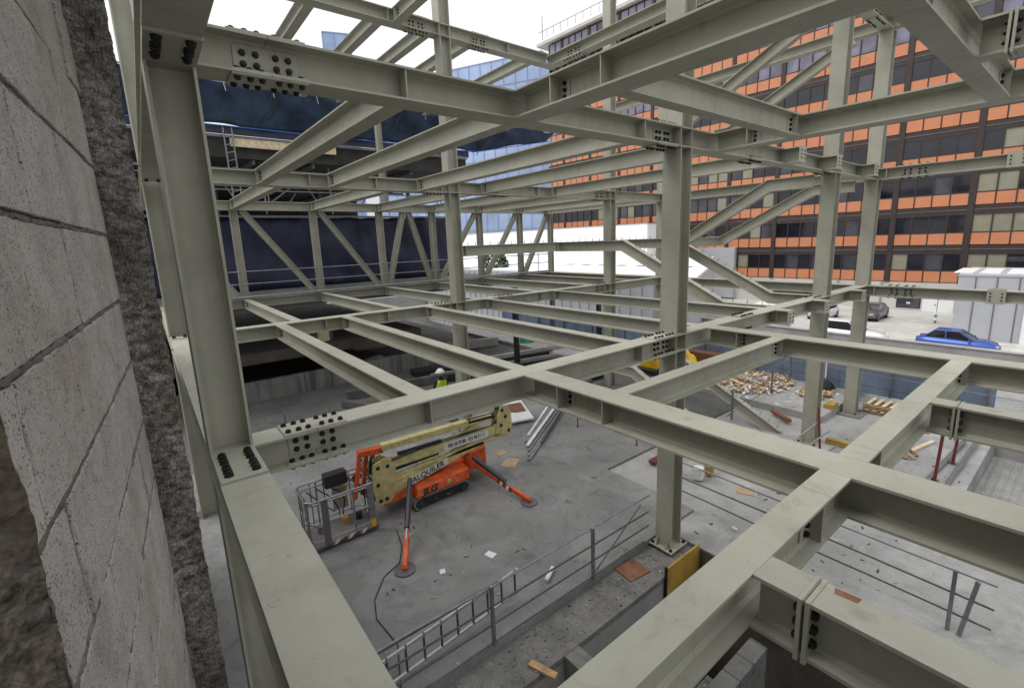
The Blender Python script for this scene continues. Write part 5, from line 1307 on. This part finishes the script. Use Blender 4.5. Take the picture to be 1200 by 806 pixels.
# ------------------------------------------------------------------ worker
def skin_figure(name, joints, edges, mat, parent, origin):
    me = bpy.data.meshes.new(name); me.from_pydata([Vector(j[0]) for j in joints], edges, [])
    o = bpy.data.objects.new(name, me); COL.objects.link(o); o.parent = parent
    m = o.modifiers.new('skin', 'SKIN'); 
    for i, j in enumerate(joints):
        sv = me.skin_vertices[0].data[i]; sv.radius = j[1]; sv.use_root = (i == 0)
    m.use_smooth_shade = True
    sd = o.modifiers.new('sub', 'SUBSURF'); sd.levels = 1; sd.render_levels = 2
    me.materials.append(mat); return o
wl = V(4.22, 7.98, G0)
per = thing('person', 'worker in white helmet and yellow hi vis vest, back to the camera', 'person', wl)
J = [((0,0,.95),(.15,.11)), ((0,0,1.15),(.14,.10)), ((0,0,1.36),(.17,.11)), ((0,0,1.47),(.07,.07)), ((0,.01,1.56),(.065,.075)), ((0,.01,1.66),(.08,.095)),
     ((-.19,0,1.38),(.065,.065)), ((-.25,.06,1.12),(.05,.05)), ((-.20,.25,1.0),(.04,.04)), ((-.16,.34,1.0),(.035,.028)),
     ((.19,0,1.38),(.065,.065)), ((.25,.06,1.12),(.05,.05)), ((.20,.25,1.0),(.04,.04)), ((.16,.34,1.0),(.035,.028)),
     ((-.10,0,.86),(.095,.095)), ((-.11,.02,.48),(.065,.065)), ((-.11,-.02,.08),(.05,.05)), ((-.11,.14,.04),(.04,.035)),
     ((.10,0,.86),(.095,.095)), ((.11,.02,.48),(.065,.065)), ((.11,-.02,.08),(.05,.05)), ((.11,.14,.04),(.04,.035))]
E_ = [(0,1),(1,2),(2,3),(3,4),(4,5),(2,6),(6,7),(7,8),(8,9),(2,10),(10,11),(11,12),(12,13),(0,14),(14,15),(15,16),(16,17),(0,18),(18,19),(19,20),(20,21)]
skin_figure('body', J, E_, CLOTH, per, wl)
mb = MB()
for k in range(13):
    z_ = .92 + .52*k/12; rx = .205 - .02*abs(k-8)/8 + (0 if k < 11 else -.03*(k-10)); ry = .155
    for i in range(20): a = 2*math.pi*i/20; mb.v.append(wl + Vector((math.cos(a)*rx, math.sin(a)*ry, z_)))
for k in range(12):
    for i in range(20): mb.f.append((k*20+i, k*20+(i+1) % 20, (k+1)*20+(i+1) % 20, (k+1)*20+i))
vest = mb.build('vest', HIVIS, per, smooth=True)
MB().tube([wl + Vector((math.cos(a)*.208, math.sin(a)*.158, 1.08)) for a in [2*math.pi*i/20 for i in range(20)]], .022, 6, True).build('reflective_band', GALV, vest)
mb = MB()
for k in range(7):
    f_ = k/6*math.pi/2
    for i in range(20): a = 2*math.pi*i/20; mb.v.append(wl + Vector((math.cos(a)*.135*math.cos(f_), .01+math.sin(a)*.155*math.cos(f_), 1.69 + .13*math.sin(f_))))
for k in range(6):
    for i in range(20): mb.f.append((k*20+i, k*20+(i+1) % 20, (k+1)*20+(i+1) % 20, (k+1)*20+i))
mb.cyl(wl + Vector((0,.03,1.68)), wl + Vector((0,.03,1.695)), .165, 20)
mb.build('helmet', WHITE, per, smooth=True)
mb = MB()
bmx = bmesh.new(); bmesh.ops.create_uvsphere(bmx, u_segments=14, v_segments=10, radius=1)
mb.v = [wl + Vector((v.co.x*.078, .02+v.co.y*.095, 1.63+v.co.z*.115)) for v in bmx.verts]; mb.f = [tuple(v.index for v in f.verts) for f in bmx.faces]; bmx.free()
mb.build('face', SKIN, per, smooth=True)

# ------------------------------------------------------------------ light, sky, camera
w = bpy.data.worlds.new('World'); scene.world = w; w.use_nodes = True
nt = w.node_tree
for n in list(nt.nodes): nt.nodes.remove(n)
sky = nt.nodes.new('ShaderNodeTexSky'); sky.sky_type = 'NISHITA'; sky.sun_disc = False
SUN_EL, SUN_AZ = rad(58), rad(150)     # azimuth measured from +X towards +Y
sky.sun_elevation = SUN_EL; sky.sun_rotation = math.pi/2 - SUN_AZ
sky.air_density = 1.0; sky.dust_density = 4.0; sky.ozone_density = 1.0
hs = nt.nodes.new('ShaderNodeHueSaturation'); hs.inputs['Saturation'].default_value = .12
nt.links.new(sky.outputs[0], hs.inputs['Color'])
mx = nt.nodes.new('ShaderNodeMix'); mx.data_type = 'RGBA'; mx.inputs[0].default_value = .72
nt.links.new(hs.outputs[0], mx.inputs[6]); mx.inputs[7].default_value = (9.6, 9.75, 9.9, 1)
# overcast sky: about three times as bright overhead as at the horizon
tcw = nt.nodes.new('ShaderNodeTexCoord'); sx = nt.nodes.new('ShaderNodeSeparateXYZ'); nt.links.new(tcw.outputs['Generated'], sx.inputs[0])
mp = nt.nodes.new('ShaderNodeMapRange'); mp.inputs['From Min'].default_value = 0; mp.inputs['From Max'].default_value = 1
mp.inputs['To Min'].default_value = .62; mp.inputs['To Max'].default_value = 1.75; nt.links.new(sx.outputs['Z'], mp.inputs['Value'])
ml = nt.nodes.new('ShaderNodeVectorMath'); ml.operation = 'SCALE'
nt.links.new(mx.outputs[2], ml.inputs[0]); nt.links.new(mp.outputs[0], ml.inputs['Scale'])
bg = nt.nodes.new('ShaderNodeBackground'); bg.inputs[1].default_value = .10
nt.links.new(ml.outputs[0], bg.inputs[0])
wo = nt.nodes.new('ShaderNodeOutputWorld'); nt.links.new(bg.outputs[0], wo.inputs[0])
ld = bpy.data.lights.new('sun', 'SUN'); ld.energy = .9; ld.angle = rad(25); ld.color = (1, .97, .92)
lo = bpy.data.objects.new('sun', ld); COL.objects.link(lo)
sd = Vector((math.cos(SUN_AZ)*math.cos(SUN_EL), math.sin(SUN_AZ)*math.cos(SUN_EL), math.sin(SUN_EL)))
lo.rotation_euler = (-sd).to_track_quat('-Z', 'Y').to_euler(); lo.location = (0, 0, 60)

cam = bpy.data.cameras.new('camera'); co = bpy.data.objects.new('camera', cam); COL.objects.link(co)
a, b, c = 8.96264162e-01, -1.88370553e-01, -3.53925431e-02
Fv = Vector((math.cos(a)*math.cos(b), math.sin(a)*math.cos(b), math.sin(b)))
Rv = Vector((math.sin(a), -math.cos(a), 0)); Uv = Rv.cross(Fv)
R2 = Rv*math.cos(c) + Uv*math.sin(c); U2 = -Rv*math.sin(c) + Uv*math.cos(c)
m3 = Matrix((R2, U2, -Fv)).transposed()
co.matrix_world = Matrix.Translation(V(0, 0, 0)) @ m3.to_4x4()
cam.sensor_width = 36; cam.lens = 36*549.221/1200
cam.shift_x = -(615.445-600)/1200; cam.shift_y = (387.52-403)/1200
cam.clip_start = .02; cam.clip_end = 2000
scene.camera = co
scene.view_settings.view_transform = 'Standard'; scene.view_settings.look = 'None'; scene.view_settings.exposure = .38; scene.view_settings.gamma = 1
scene.view_settings.use_curve_mapping = False
